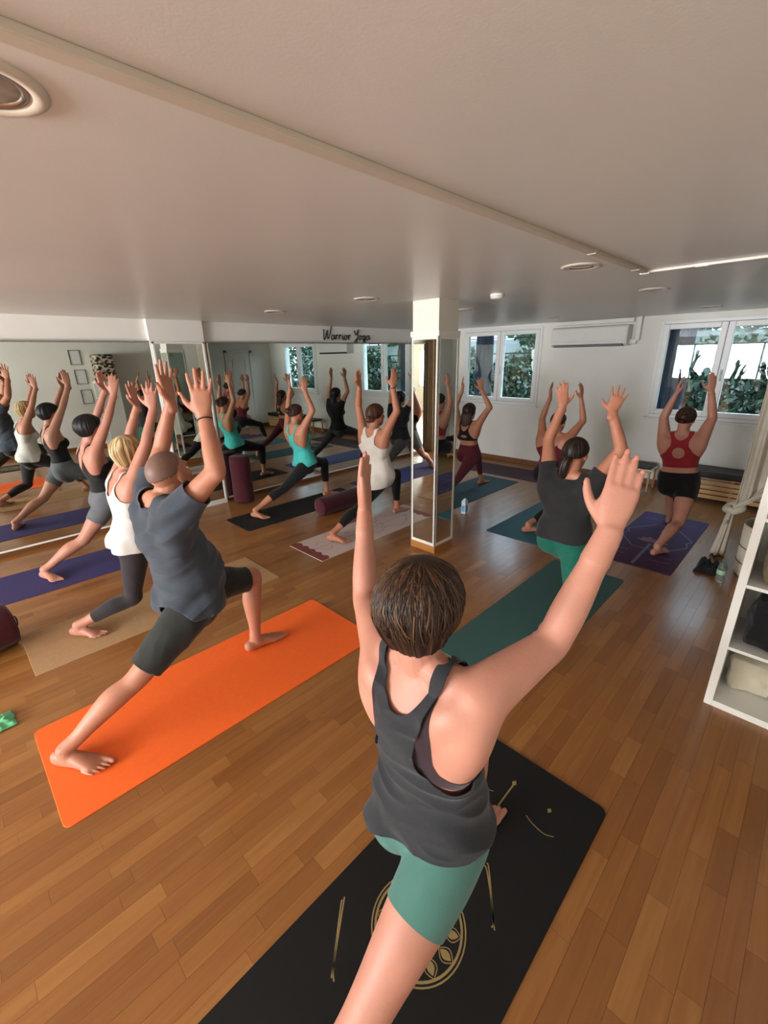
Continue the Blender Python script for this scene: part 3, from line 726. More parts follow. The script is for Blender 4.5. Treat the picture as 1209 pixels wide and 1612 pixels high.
    build('lips', MB().tube([Hh(-.022, .088, -.067) - loc, Hh(0, .1005, -.064) - loc, Hh(.022, .088, -.067) - loc], np.array([.002, .0048, .002]) * hs, side=uu, n=8), mat('lip_' + p['skin'][0], tuple(int(c * k) for c, k in zip(p['skin'][1], (.86, .66, .64)))), body, smooth=True)
    if p.get('nails'):
        nm_ = mat('nail_' + p['skin'][0], tuple(min(255, int(c * k)) for c, k in zip(p['skin'][1], (1.04, .98, .98))), .25, .02)
        for q, dn, up_n, rd in allnails: build('fingernail', MB().ell(q + up_n * rd * .52 - dn * rd * .5 - loc, [np.cross(dn, up_n), dn, up_n], (rd * .62, rd * .85, rd * .22), 10, 6), nm_, body, smooth=True)
    make_hair(p, body, loc, head, ss, look, uu, hs)
    for it in p.get('bands', []):
        S, E, Wr = joint[it[0]]; d = norm(Wr - E); c = Wr - d * it[1]; pts = []
        a1 = norm(np.cross(d, Z + .1)); a2 = np.cross(d, a1); q = MB()
        P = np.array([c + (a1 * math.cos(a) * it[2] + a2 * math.sin(a) * it[2] * .92) - loc for a in np.linspace(0, 2 * math.pi, 17)])
        q.tube(P, it[3], side=d, n=6, sub=1, cap=False); build('wristband', q, mat(it[4], it[5], .5), body, smooth=True)
    return body

def hair_mat(name, rgb, tip, streak):
    k = 'hair_' + name + '_strands'
    if k in MATS: return MATS[k]
    m = bpy.data.materials.new(k); m.use_nodes = True; N = m.node_tree.nodes; L = m.node_tree.links; b = N['Principled BSDF']
    at = N.new('ShaderNodeAttribute'); at.attribute_name = 'strand'
    cr = N.new('ShaderNodeValToRGB'); e = cr.color_ramp.elements
    e[0].position = .35; e[0].color = lin(rgb) + (1,); e[1].position = .35 + streak; e[1].color = lin(tip) + (1,)
    L.new(at.outputs['Fac'], cr.inputs[0]); L.new(cr.outputs[0], b.inputs['Base Color'])
    b.inputs['Roughness'].default_value = .5; b.inputs['Specular IOR Level'].default_value = .35
    MATS[k] = m; return m

def make_hair(p, body, loc, head, ss, look, uu, hs):
    h = p['hair']; m = hair_mat(h['name'], h['rgb'], h.get('tip', tuple(min(255, int(c * 1.5 + 12)) for c in h['rgb'])), h.get('streak', .5))
    mat('hair_' + h['name'], h['rgb'], .5)
    nphi, nv = h.get('res', (120, 30)); vol = h.get('vol', .014); sd = p['seed']
    blen, slen, flen = h.get('back', .09), h.get('side', .05), h.get('front', -.02)      # how far below the head's centre line each side reaches
    amp = h.get('amp', .006); c0 = head + (uu * .030 - look * .012) * hs
    ra, rb, rc = (.0745 + vol) * hs, (.096 + vol) * hs, (.088 + vol) * hs
    V = []; tone = []
    for i in range(nphi):
        ph = 2 * math.pi * i / nphi; cf, sf = math.cos(ph), math.sin(ph)      # ph 0 = face, pi = nape
        wf = max(0, cf) ** .7; wb = max(0, -cf); wsd = 1 - wf - wb * .999
        end = -(flen * wf + blen * wb ** .8 + slen * max(0, wsd)) if True else 0
        q = mnoise.noise((cf * 6 + sd, sf * 6, 1.3)); q2 = mnoise.noise((cf * 21, sf * 21 + sd, 4.1)); q3 = mnoise.noise((cf * 55, sf * 55, sd + 9.1))
        end += h.get('rag', .008) * (q2 + q3)
        # profile: over the cranium, then hanging, curling in
        if end * hs > -.02 * hs: amax = math.acos(max(-1, min(1, (end + .0) * hs / rc))); hang = 0
        else: amax = math.pi * .53; hang = -end * hs - .09 * .0 - .02 * hs
        tot = amax * .09 + max(0, hang)
        for j in range(nv + 1):
            t = j / nv * tot; a = min(t / .09, amax); rest = max(0, t - amax * .09)
            ridge = 1 + (amp / .09) * sstep(.15, .9, a) * (q * .9 + q2 * .7 + q3 * .5)
            if rest > 0: ridge += (amp / .09) * q2 * .6
            ci = 1 - h.get('curl', .9) * (rest / .1) ** 1.5 * .55 if rest > 0 else 1
            nk = math.sin(a)
            x = sf * ra * nk * ridge * (.35 + .65 * ci); yv = cf * rb * nk * ridge * (ci if cf < 0 else 1); z = rc * math.cos(a) * (1 if rest == 0 else 1) - rest
            V.append(c0 + ss * x + look * yv + uu * z)
            tone.append(.42 + .55 * mnoise.noise((cf * 16, sf * 16, a * 1.6 + sd)) + .4 * mnoise.noise((cf * 60, sf * 60, a * .6)) + .1 * math.sin(a * 2.2))
    F = []
    for i in range(nphi):
        for j in range(nv):
            a, b = i * (nv + 1) + j, ((i + 1) % nphi) * (nv + 1) + j
            F.append((a, a + 1, b + 1, b))
    V = np.array(V); o = link('hair', mesh_from('hair', V - loc, np.array(F), m, True), body)
    at = o.data.attributes.new('strand', 'FLOAT', 'POINT'); at.data.foreach_set('value', np.array(tone, np.float32))
    md = o.modifiers.new('thickness', 'SOLIDIFY'); md.thickness = h.get('thick', .012) * hs; md.offset = -1
    def lock(name, P, A, B, side, nseed, n=48, sub=6, par=None):
        P = [np.asarray(q) - loc for q in P]; v, f = tube(P, A, B, side, n, sub)
        k = len(v) // n; ax = v.reshape(k, n, 3).mean(1); vv = v.reshape(k, n, 3).copy(); tn = np.zeros((k, n))
        for i in range(n):
            a = 2 * math.pi * i / n
            for j in range(k):
                q = mnoise.noise((math.cos(a) * 3.2, math.sin(a) * 3.2, nseed + j * .03)); q2 = mnoise.noise((math.cos(a) * 9, math.sin(a) * 9, nseed + 5 + j * .05))
                vv[j, i] = ax[j] + (vv[j, i] - ax[j]) * (1 + .16 * q + .14 * q2); tn[j, i] = .5 + .5 * q2 + .4 * q
        ob = link(name, mesh_from(name, vv.reshape(-1, 3), f, m, True), body)
        at = ob.data.attributes.new('strand', 'FLOAT', 'POINT'); at.data.foreach_set('value', tn.ravel().astype(np.float32))
    Hh = lambda a, b, c: head + ss * a * hs + look * b * hs + uu * c * hs
    if h.get('pony'):
        l = h['pony']; x = h.get('px', 0.0)
        lock('ponytail', [Hh(0, -.085, .0), Hh(x * .5, -.125, -.02), Hh(x, -.135, -.02 - l * .35), Hh(x * 1.1, -.115, -.02 - l * .7), Hh(x, -.10, -.02 - l)], np.array([.022, .030, .034, .028, .008]) * hs, np.array([.02, .026, .028, .022, .006]) * hs, ss, sd)
        build('hair_tie', MB().ell(Hh(x * .2, -.103, -.008) - loc, [ss, look, uu], (.024 * hs, .016 * hs, .024 * hs)), mat('black_hair_tie', (16, 16, 18), .6), body, smooth=True)
    if h.get('bun'):
        bx = h['bun']; lock('bun', [Hh(bx[0] - .03, bx[1], bx[2]), Hh(bx[0], bx[1] - .02, bx[2] + .01), Hh(bx[0] + .03, bx[1], bx[2])], np.array([.028, .040, .028]) * hs * h.get('bs', 1), np.array([.026, .036, .026]) * hs * h.get('bs', 1), uu, sd)
    if h.get('long'):
        l = h['long']
        lock('long_hair', [Hh(0, -.05, .06), Hh(0, -.085, -.04), Hh(0, -.098, -.12), Hh(h.get('px', .0), -.10, -.12 - l * .5), Hh(h.get('px', .0), -.09, -.12 - l)], np.array([.06, .080, .078, .066, .02]) * hs, np.array([.03, .035, .032, .026, .01]) * hs, ss, sd, n=64)
    if h.get('strands'):
        # separate combed locks lying over the cap
        q = MB(); tn = []
        for i in range(h['strands']):
            ph = math.pi + rng.normal(0, 1.0); cf, sf = math.cos(ph), math.sin(ph); a0 = rng.uniform(.15, .9); a1 = min(a0 + rng.uniform(.7, 1.9), 2.35); P = []
            lift = rng.uniform(.0, .006); dr = rng.normal(.10, .30)
            for t in np.linspace(0, 1, 6):
                a = a0 + (a1 - a0) * t; pp = ph + dr * t * t; k = 1 + lift / .1 * math.sin(math.pi * min(1, t * 1.05)) ** .5 - .03 * (t < .05) - .04 * (t > .95)
                zz = rc * math.cos(a) if a < math.pi * .53 else rc * math.cos(math.pi * .53) - (a - math.pi * .53) * .09
                rs = max(0, (a - math.pi * .53) * .09); ci = 1 - h.get('curl', .9) * (rs / .1) ** 1.5 * .55; nk = math.sin(min(a, math.pi * .53))
                P.append(c0 + ss * math.sin(pp) * ra * nk * k * (.35 + .65 * ci) + look * math.cos(pp) * rb * nk * k * (ci if math.cos(pp) < 0 else 1) + uu * zz - loc)
            nb = len(q.v); w = rng.uniform(.0010, .0030)
            q.tube(P, np.array([.3, 1, 1, 1, .8, .15]) * w, np.array([.3, .7, .7, .7, .5, .1]) * w * .6, side=np.cross(norm(P[-1] - P[0]), norm(P[2] - c0 + loc)), n=5, sub=1)
            tn += [float(np.clip(rng.normal(.5, .26), 0, 1.1))] * len(q.v[-1])
        ob = build('hair_locks', q, m, body, smooth=True)
        at = ob.data.attributes.new('strand', 'FLOAT', 'POINT'); at.data.foreach_set('value', np.array(tn, np.float32))

# ---- garments: each returns vertex fields that are >= 0 where the cloth is
BIG = 9.0
def legs_garment(waist, hem):
    def f(c):
        a = waist - c['u']; b = np.full(len(a), BIG)
        for k in ('legl', 'legr'): b = np.where(c['own'][k], hem * c['s'] - c['arc'][k], b)
        b = np.where(c['own']['arml'] | c['own']['armr'] | c['own']['head'] | c['foot'], -1.0, b)
        return [a * .5, b]
    return f
def top_garment(hem, armf, armb, neckf=(.075, .22), neckb=(.07, .12), a0=.60, a1=.80, legmax=.07, hole=None, curve=0.0, racer=None, tilt=0.0):
    """armf/armb: half width kept at the top of the armhole in front/behind"""
    def f(c):
        u, la, ft = c['u'], c['lat'], c['ft']
        h1 = (u - hem + curve * np.minimum(1, (la / .16) ** 2) + tilt * c['ls']) * .5
        for k in ('legl', 'legr'): h1 = np.where(c['own'][k], np.minimum(h1, legmax * c['s'] - c['arc'][k]), h1)
        bk = sstep(.03, -.03, ft)
        w = armf + (armb - armf) * bk
        lc = .30 + (w - .30) * sstep(a0, a1, u)
        lc = lc if racer is None else lc + (np.interp(u, [q[0] for q in racer], [q[1] for q in racer]) - lc) * bk
        arm = lc - la
        for k in ('arml', 'armr'): arm = np.where(c['own'][k] & ((u < .5) | (c['arc'][k] > .10 * c['s'])), -1., arm)
        nb = neckf[1] + (neckb[1] - neckf[1]) * bk; na = neckf[0] + (neckb[0] - neckf[0]) * bk
        nk = (np.sqrt((la / na) ** 2 + ((u - 1.07) / (nb + .07)) ** 2) - 1) * .08
        nk = np.where(u > 1.07, np.minimum(la - na, .25 - u + 1.0), nk)
        nk = np.where(c['own']['head'] & (u > 1.1), -1., nk)
        out = [h1, arm, nk]
        if hole: out.append(np.where(ft < -.02, (np.sqrt((la / hole[0]) ** 2 + ((u - hole[2]) / hole[1]) ** 2) - 1) * .05, BIG))
        return out
    return f
def tee_garment(hem, sleeve, neck=.074, legmax=.07):
    def f(c):
        u, la, ft = c['u'], c['lat'], c['ft']; h1 = (u - hem) * .5
        for k in ('legl', 'legr'): h1 = np.where(c['own'][k], np.minimum(h1, legmax * c['s'] - c['arc'][k]), h1)
        ar = np.full(len(u), BIG)
        for k in ('arml', 'armr'): ar = np.where(c['own'][k], sleeve * c['s'] - c['arc'][k], ar)
        nk = (np.sqrt((la / neck) ** 2 + ((u - 1.06) / .06) ** 2) - 1) * .08; nk = np.where(u > 1.06, la - neck, nk); nk = np.where(c['own']['head'] & (u > 1.1), -1., nk)
        return [h1, ar, nk]
    return f
# ------------------------------------------------------------------ the class
def cloth(name, rgb, var=.12, rough=.85, bump=.12, bs=260, scale=14, sheen=.15): return mat(name, rgb, rough, var, scale, bump, bs, sheen=sheen, spec=.25)
def leggings(m, label, waist=.22, hem=.74, name='leggings', off=.004, **k): return dict(name=name, fields=legs_garment(waist, hem), mat=m, label=label, off=off, smooth=3, **k)
PEOPLE = [
 dict(seed=1.0, s=1.04, g=1.04, ag=1.12, vox=.0041, nails=True, delt=0, label='woman in charcoal racerback tank and green bike shorts, nearest the camera', skin=('rosy_skin', (186, 130, 109)),
      side=(.02, 1, 0), pelvis=(.745, .565, .585), neck=(.725, .592, 1.12), head=(.722, .597, 1.285), look=(1, .05, -.04), hup=(0, 0, 1),
      sh_l=(.745, .755, 1.075), sh_r=(.745, .425, 1.12), e_l=(.862, .959, 1.11), e_r=(.948, .355, 1.19), w_l=(.973, 1.066, 1.371), t_l=(1.005, 1.092, 1.556), w_r=(1.071, .300, 1.470), t_r=(1.144, .300, 1.648),
      n_r=(.93, .36, -.3), n_l=(.35, -1, -.1), hand_r=dict(spread=.03, curl=.05, thumb=.75, g=.95), hand_l=dict(spread=.03, curl=.06, thumb=.6), hs=1.04,
      fa=(1.10, .635, .085), fd=(1, -.06), ra=(-.05, .50, .095), rd=(.5, -.5),
      hair=dict(name='chestnut', rgb=(30, 17, 11), tip=(100, 68, 42), streak=.85, res=(340, 36), vol=.027, back=.120, side=.085, front=-.045, amp=.007, curl=.8, rag=.010, strands=900),
      clothes=[leggings(cloth('green_jersey', (70, 112, 102), .06), 'sage green bike shorts', hem=.20, name='bike_shorts'),
               dict(name='tank_top', fields=top_garment(.06, .105, .085, (.08, .25), (.072, .15), .46, .86, .10, curve=.06, tilt=.5, racer=[(.40, .3), (.46, .16), (.53, .09), (.64, .058), (.76, .058), (.88, .082), (1.05, .105)]), mat=cloth('charcoal_melange', (38, 40, 43), .10, scale=160), off=.006, flare=lambda u, l, f: .009 * sstep(.6, .1, u), smooth=14, fold=(8, .010, (.8, .8, 2.2, .6)), label='loose charcoal racerback tank top'),
               dict(name='bra', fields=top_garment(.52, .10, .075, (.07, .2), (.066, .10), .50, .74, racer=[(.5, .3), (.56, .3), (.60, .11), (.66, .098), (1.05, .092)], hole=(.080, .45, 1.06)), mat=cloth('dark_plum_strap', (44, 26, 32)), off=.002, smooth=2, label='dark bra under the tank')]),
 dict(seed=2.0, s=1.09, g=1.0, male=True, vox=.0047, nails=True, label='man in grey T-shirt and dark shorts on the orange mat', skin=('tanned_skin', (182, 124, 98)),
      pelvis=(.75, 2.28, .645), neck=(.685, 2.28, 1.20), head=(.755, 2.27, 1.335), look=(1, .42, .2), hup=(-.15, 0, 1), belly=1.0,
      w_r=(.89, 2.07, 1.625), t_r=(.892, 2.07, 1.82), w_l=(.905, 2.5, 1.665), t_l=(.895, 2.5, 1.86), n_r=(.55, .85, -.1), n_l=(.5, -.85, -.1),
      hand_r=dict(spread=.17, curl=.06, thumb=.95), hand_l=dict(spread=.2, curl=.06, thumb=.95), fa=(1.15, 2.41, .09), fd=(1, 0), ra=(.03, 2.27, .095), rd=(.15, -.2), fs=1.05,
      bands=[('r', .015, .034, .0035, 'brown_cord', (58, 36, 26))],
      hair=dict(name='grey_buzz', rgb=(116, 90, 78), tip=(126, 100, 88), res=(160, 30), vol=.0025, back=.035, side=.0, front=-.075, amp=.0, rag=.004, thick=.003),
      clothes=[dict(name='shorts', fields=legs_garment(.16, .36), mat=cloth('dark_olive_cotton', (40, 42, 38), .15), off=.011, flare=lambda u, l, f: .010 * sstep(.0, -.35, u), smooth=16, fold=(9, .005, (1, 1, .6)), label='dark olive knee-length shorts'),
               dict(name='t_shirt', fields=tee_garment(-.06, .15, legmax=.06), mat=cloth('slate_jersey', (58, 65, 74), .08), off=.013, flare=lambda u, l, f: .016 * sstep(.8, .1, u) * (1 + .6 * (f > 0)), smooth=24, fold=(6, .013, (.5, .8, 2.0, -1.2)), label='slate grey T-shirt')]),
 dict(seed=3.0, s=1.0, vox=.0064, label='blonde woman in white vest and dark leggings, half hidden behind the man', skin=('rosy_skin', (186, 130, 109)),
      pelvis=(.80, 3.45, .62), neck=(.84, 3.45, 1.10), head=(.905, 3.45, 1.265), look=(1, .05, .05), w_r=(1.066, 3.29, 1.565), t_r=(1.067, 3.29, 1.73), w_l=(1.06, 3.6, 1.565), t_l=(1.044, 3.6, 1.735),
      n_r=(.5, .9, 0), n_l=(.5, -.9, 0), hand_r=dict(spread=.18, thumb=.95, curl=.05), hand_l=dict(spread=.18, thumb=.95, curl=.05), fa=(1.36, 3.53, .085), fd=(1, 0), ra=(.34, 3.49, .09), rd=(.17, -.2),
      hair=dict(name='blonde', rgb=(150, 116, 72), tip=(240, 220, 172), streak=.45, res=(180, 34), vol=.018, back=.13, side=.10, front=-.05, amp=.010, rag=.012, curl=.6),
      clothes=[leggings(cloth('charcoal_legging', (46, 42, 44)), 'charcoal seven-eighths leggings', hem=.70),
               dict(name='vest_top', fields=top_garment(-.08, .10, .105, (.08, .25), (.085, .26)), mat=cloth('white_cotton', (206, 204, 198), .04), off=.008, flare=lambda u, l, f: .016 * sstep(.7, .1, u), smooth=12, fold=(9, .004, (1, 1, .5)), label='white vest top')]),
 dict(seed=4.0, s=1.02, vox=.007, label='woman with black bob, black tank and grey shorts on the violet mat', skin=('rosy_skin', (186, 130, 109)),
      pelvis=(.97, 4.75, .63), neck=(.92, 4.75, 1.12), head=(.97, 4.75, 1.30), look=(1, .05, .05), w_r=(1.185, 4.6, 1.60), t_r=(1.215, 4.6, 1.775), w_l=(1.195, 4.91, 1.62), t_l=(1.184, 4.91, 1.79),
      n_r=(.4, .9, 0), n_l=(.3, -1, 0), hand_r=dict(spread=.12), hand_l=dict(spread=.08), fa=(1.52, 4.86, .085), fd=(1, 0), ra=(.345, 4.76, .095), rd=(.12, -.3),
      hair=dict(name='black', rgb=(12, 11, 12), tip=(34, 32, 34), res=(180, 34), vol=.024, back=.10, side=.075, front=-.045, amp=.004, rag=.004, curl=.95),
      clothes=[leggings(cloth('grey_short_knit', (96, 98, 102)), 'heather grey shorts', hem=.22, name='shorts', off=.008),
               dict(name='tank_top', fields=top_garment(-.04, .10, .07, (.082, .25), (.082, .36), .55, .80, racer=[(.52, .3), (.58, .15), (.64, .115), (.75, .098), (1.05, .098)]), mat=cloth('black_jersey', (18, 18, 20)), off=.005, smooth=8, label='black strappy tank top')]),
 dict(seed=5.0, s=.99, vox=.0072, label='woman in turquoise tank and black leggings beside the mirror', skin=('olive_skin', (178, 122, 92)),
      pelvis=(3.27, 4.7, .585), neck=(3.15, 4.7, 1.05), head=(3.185, 4.7, 1.215), w_r=(3.235, 4.54, 1.49), t_r=(3.235, 4.54, 1.665), w_l=(3.235, 4.86, 1.52), t_l=(3.225, 4.86, 1.70), n_r=(.4, .9, 0), n_l=(.7, -.7, 0),
      hand_r=dict(thumb=1.0), hand_l=dict(spread=.22), fa=(3.67, 4.81, .085), fd=(1, 0), ra=(2.50, 4.76, .10), rd=(.1, -.25),
      hair=dict(name='dark_brown', rgb=(34, 20, 16), tip=(84, 54, 42), res=(120, 26), vol=.014, back=.06, side=.03, front=-.05, amp=.006, bun=(0, -.10, .045)),
      clothes=[leggings(cloth('black_legging', (20, 20, 22)), 'black cropped leggings', hem=.68),
               dict(name='tank_top', fields=top_garment(-.02, .10, .06, (.08, .24), (.070, .16), .5, .8, racer=[(.44, .3), (.50, .15), (.58, .09), (.70, .055), (.80, .058), (.92, .085), (1.05, .10)]), mat=cloth('turquoise_jersey', (66, 176, 168)), off=.005, flare=lambda u, l, f: .006 * sstep(.6, 0, u), smooth=8, fold=(10, .003, (1, 1, .4)), label='turquoise racerback tank top')]),
 dict(seed=6.0, s=1.03, vox=.0066, label='woman in white sleeveless top on the pale pink mat', skin=('tan_skin', (186, 124, 96)),
      pelvis=(3.40, 3.45, .60), neck=(3.32, 3.45, 1.095), head=(3.365, 3.45, 1.27), w_r=(3.43, 3.255, 1.575), t_r=(3.485, 3.255, 1.78), w_l=(3.30, 3.63, 1.57), t_l=(3.28, 3.63, 1.79), n_r=(.4, .9, 0), n_l=(.05, -1, 0),
      hand_r=dict(thumb=1.1, spread=.08), hand_l=dict(thumb=1.0), fa=(3.80, 3.56, .085), fd=(1, 0), ra=(2.68, 3.46, .095), rd=(.1, -.22),
      bands=[('r', .02, .031, .004, 'dark_watch_band', (30, 26, 28))],
      hair=dict(name='auburn', rgb=(46, 26, 18), tip=(104, 62, 40), res=(140, 28), vol=.016, back=.075, side=.04, front=-.05, amp=.005, curl=1.0, bun=(0, -.098, -.035), bs=.9),
      clothes=[leggings(cloth('black_legging', (20, 20, 22)), 'black leggings', hem=.73),
               dict(name='tank_top', fields=top_garment(-.15, .105, .10, (.075, .2), (.065, .08), .58, .82, .24), mat=cloth('off_white_cotton', (214, 208, 198), .05), off=.008, flare=lambda u, l, f: .018 * sstep(.7, .0, u), smooth=14, fold=(9, .005, (1, 1, .4)), label='long white sleeveless top')]),
 dict(seed=7.0, s=1.0, vox=.0076, label='long-haired woman in black top and charcoal leggings, partly behind the mirrored column', skin=('olive_skin', (178, 122, 92)),
      pelvis=(5.30, 4.86, .59), neck=(5.25, 4.86, 1.06), head=(5.29, 4.86, 1.225), w_r=(5.36, 4.66, 1.52), t_r=(5.37, 4.65, 1.69), w_l=(5.36, 5.04, 1.52), t_l=(5.36, 5.05, 1.69), fa=(5.78, 4.97, .085), fd=(1, 0), ra=(4.60, 4.82, .095), rd=(.2, -.2),
      hair=dict(name='black', rgb=(12, 11, 12), tip=(34, 32, 34), vol=.016, back=.09, side=.07, front=-.05, amp=.005, long=.16),
      clothes=[leggings(cloth('patterned_charcoal', (58, 58, 58), .35, scale=24), 'charcoal patterned leggings', hem=.73),
               dict(name='t_shirt', fields=tee_garment(.02, .10), mat=cloth('black_jersey', (18, 18, 20)), off=.008, smooth=10, label='black short-sleeved top')]),
 dict(seed=8.0, s=.98, vox=.0075, label='woman in black sports bra and burgundy leggings right of the column', skin=('olive_skin', (178, 122, 92)),
      pelvis=(5.10, 3.38, .57), neck=(5.04, 3.39, 1.0), head=(5.075, 3.39, 1.145), look=(1, .05, .1), w_r=(5.09, 3.23, 1.43), t_r=(5.02, 3.23, 1.61), w_l=(5.13, 3.56, 1.42), t_l=(5.115, 3.56, 1.60), n_r=(.7, .7, 0), n_l=(.5, -.8, 0),
      hand_r=dict(spread=.2), hand_l=dict(spread=.12), fa=(5.60, 3.48, .085), fd=(1, 0), ra=(4.40, 3.34, .095), rd=(.2, -.2),
      hair=dict(name='dark_brown', rgb=(34, 20, 16), tip=(84, 54, 42), vol=.014, back=.09, side=.06, front=-.05, amp=.005, long=.17),
      clothes=[leggings(cloth('burgundy_knit', (84, 24, 36)), 'burgundy high-waisted leggings', hem=.72, waist=.34),
               dict(name='sports_bra', fields=top_garment(.50, .10, .055, (.08, .24), (.072, .20), .56, .80, hole=(.05, .045, .64), racer=[(.5, .3), (.56, .15), (.62, .115), (.72, .085), (.85, .07), (1.05, .098)]), mat=cloth('black_jersey', (18, 18, 20)), off=.004, smooth=3, label='black cut-out sports bra')]),
 dict(seed=9.0, s=.97, vox=.0075, label='woman in burgundy top behind the one in the black T-shirt', skin=('tan_skin', (186, 124, 96)),
      pelvis=(4.80, 2.09, .57), neck=(4.86, 2.09, .99), head=(4.91, 2.09, 1.135), w_r=(5.035, 1.92, 1.395), t_r=(5.022, 1.93, 1.553), w_l=(4.98, 2.25, 1.395), t_l=(4.973, 2.25, 1.555), e_r=(5.04, 1.87, 1.16), e_l=(4.94, 2.30, 1.16), fa=(5.33, 2.18, .085), fd=(1, 0), ra=(4.30, 2.04, .095), rd=(.25, -.2),
      hair=dict(name='dark_brown', rgb=(34, 20, 16), tip=(84, 54, 42), vol=.012, back=.055, side=.02, front=-.05, amp=.004, bun=(0, -.095, .02), bs=.8),
      clothes=[leggings(cloth('black_legging', (20, 20, 22)), 'black leggings', hem=.72),
               dict(name='tube_top', fields=top_garment(.10, .10, .085, (.08, .24), (.11, .36), .52, .74), mat=cloth('burgundy_jersey', (98, 28, 40)), off=.004, smooth=5, label='burgundy low-backed top')]),
 dict(seed=10.0, s=1.02, g=1.08, vox=.0062, label='woman with ponytail in black T-shirt and green leggings on the teal mat', skin=('tan_skin', (186, 124, 96)),
      pelvis=(3.11, 1.185, .56), neck=(3.085, 1.18, 1.03), head=(3.14, 1.185, 1.19), look=(1, 0, .05), w_r=(3.142, .985, 1.495), t_r=(3.215, .975, 1.66), w_l=(3.255, 1.37, 1.50), t_l=(3.225, 1.38, 1.68), n_r=(.9, .35, 0), n_l=(.85, .5, 0),
      hand_r=dict(spread=.26, thumb=1.2, curl=.05), hand_l=dict(spread=.1, thumb=1.0), fa=(3.60, 1.29, .085), fd=(1, 0), ra=(2.56, 1.03, .095), rd=(.2, -.2),
      hair=dict(name='black_brown', rgb=(18, 13, 12), tip=(74, 52, 40), streak=.7, res=(160, 30), vol=.014, back=.05, side=.02, front=-.05, amp=.004, pony=.17, px=.03),
      clothes=[leggings(cloth('emerald_legging', (24, 98, 80)), 'emerald green leggings', hem=.74),
               dict(name='t_shirt', fields=tee_garment(.04, .10, legmax=.10), mat=cloth('faded_black_jersey', (38, 37, 38)), off=.011, flare=lambda u, l, f: .012 * sstep(.7, .1, u), smooth=14, fold=(8, .006, (1, 1, .5)), label='black T-shirt')]),
 dict(seed=11.0, s=1.0, g=1.1, vox=.0068, label='woman in red keyhole sports bra and black shorts in front of the window', skin=('rosy_skin', (186, 130, 109)),
      pelvis=(5.15, .885, .61), neck=(5.14, .93, 1.075), head=(5.17, .94, 1.235), w_r=(5.215, .79, 1.50), t_r=(5.18, .80, 1.665), w_l=(5.19, 1.07, 1.46), t_l=(5.21, 1.05, 1.625), e_r=(5.22, .735, 1.26), e_l=(5.17, 1.13, 1.24), n_r=(.7, .6, 0), n_l=(.3, -.9, 0), hand_r=dict(spread=.06), hand_l=dict(spread=.03),
      fa=(5.63, .98, .085), fd=(1, 0), ra=(4.58, .845, .095), rd=(.3, -.1), bands=[('r', .02, .030, .0035, 'gold_band', (168, 130, 70))],
      hair=dict(name='dark_brown', rgb=(34, 20, 16), tip=(84, 54, 42), res=(140, 28), vol=.014, back=.065, side=.03, front=-.05, amp=.008, rag=.012, bun=(0, -.09, .03), bs=.9),
      clothes=[leggings(cloth('black_shorts_knit', (17, 17, 18)), 'black high-waisted shorts', hem=.17, name='shorts', waist=.25, off=.008),
               dict(name='sports_bra', fields=top_garment(.36, .105, .07, (.08, .24), (.060, .07), .56, .82, hole=(.052, .115, .68), racer=[(.54, .3), (.60, .16), (.70, .11), (.82, .075), (.92, .075), (1.05, .10)]), mat=cloth('brick_red_knit', (150, 38, 48)), off=.004, smooth=3, label='brick red sports bra with teardrop cut-out')]),
]
for p in PEOPLE: make_person(p)
# ------------------------------------------------------------------ mats
def round_rect(x0, x1, y0, y1, r, n=6):
    P = []
    for cx, cy, a in ((x1 - r, y1 - r, 0), (x0 + r, y1 - r, 90), (x0 + r, y0 + r, 180), (x1 - r, y0 + r, 270)):
        for k in range(n + 1):
            t = math.radians(a + 90 * k / n); P.append((cx + r * math.cos(t), cy + r * math.sin(t)))
    return P
def mat_material(name, rgb, rough=.8, var=.05, rgb2=None, x0=0, x1=1):
    m = mat(name, rgb, rough, var * .5, 40, .05, 420, spec=.3)
    if rgb2:                                       # printed colour fade along the mat
        nt = m.node_tree; N = nt.nodes; L = nt.links; b = N['Principled BSDF']
        tc = N.new('ShaderNodeTexCoord'); sx = N.new('ShaderNodeSeparateXYZ'); mr = N.new('ShaderNodeMapRange')
        mr.inputs[1].default_value = x0; mr.inputs[2].default_value = x1
        cr = N.new('ShaderNodeValToRGB'); cr.color_ramp.elements[0].color = lin(rgb) + (1,); cr.color_ramp.elements[1].color = lin(rgb2) + (1,)
        L.new(tc.outputs['Object'], sx.inputs[0]); L.new(sx.outputs[0], mr.inputs[0]); L.new(mr.outputs[0], cr.inputs[0]); L.new(cr.outputs[0], b.inputs['Base Color'])
    return m
def yoga_mat(x0, x1, y0, y1, m, label, r=.035, th=.005):
    c = ((x0 + x1) / 2, (y0 + y1) / 2, 0); root = empty('yoga_mat', c, label, 'yoga mat', 'yoga mats on the parquet')
    hx, hy = (x1 - x0) / 2, (y1 - y0) / 2; n = 6
    P0 = round_rect(-hx, hx, -hy, hy, r, n); P1 = round_rect(-hx + .0015, hx - .0015, -hy + .0015, hy - .0015, r, n); k = len(P0)
    v = [(a, b, .0002) for a, b in P0] + [(a, b, th - .0015) for a, b in P0] + [(a, b, th) for a, b in P1]
    f = [tuple(range(k))[::-1], tuple(range(2 * k, 3 * k))]
    for L0 in (0, k): f += [(L0 + i, L0 + (i + 1) % k, L0 + k + (i + 1) % k, L0 + k + i) for i in range(k)]
    build('mat_sheet', MB().add(v, f), m, root); return root
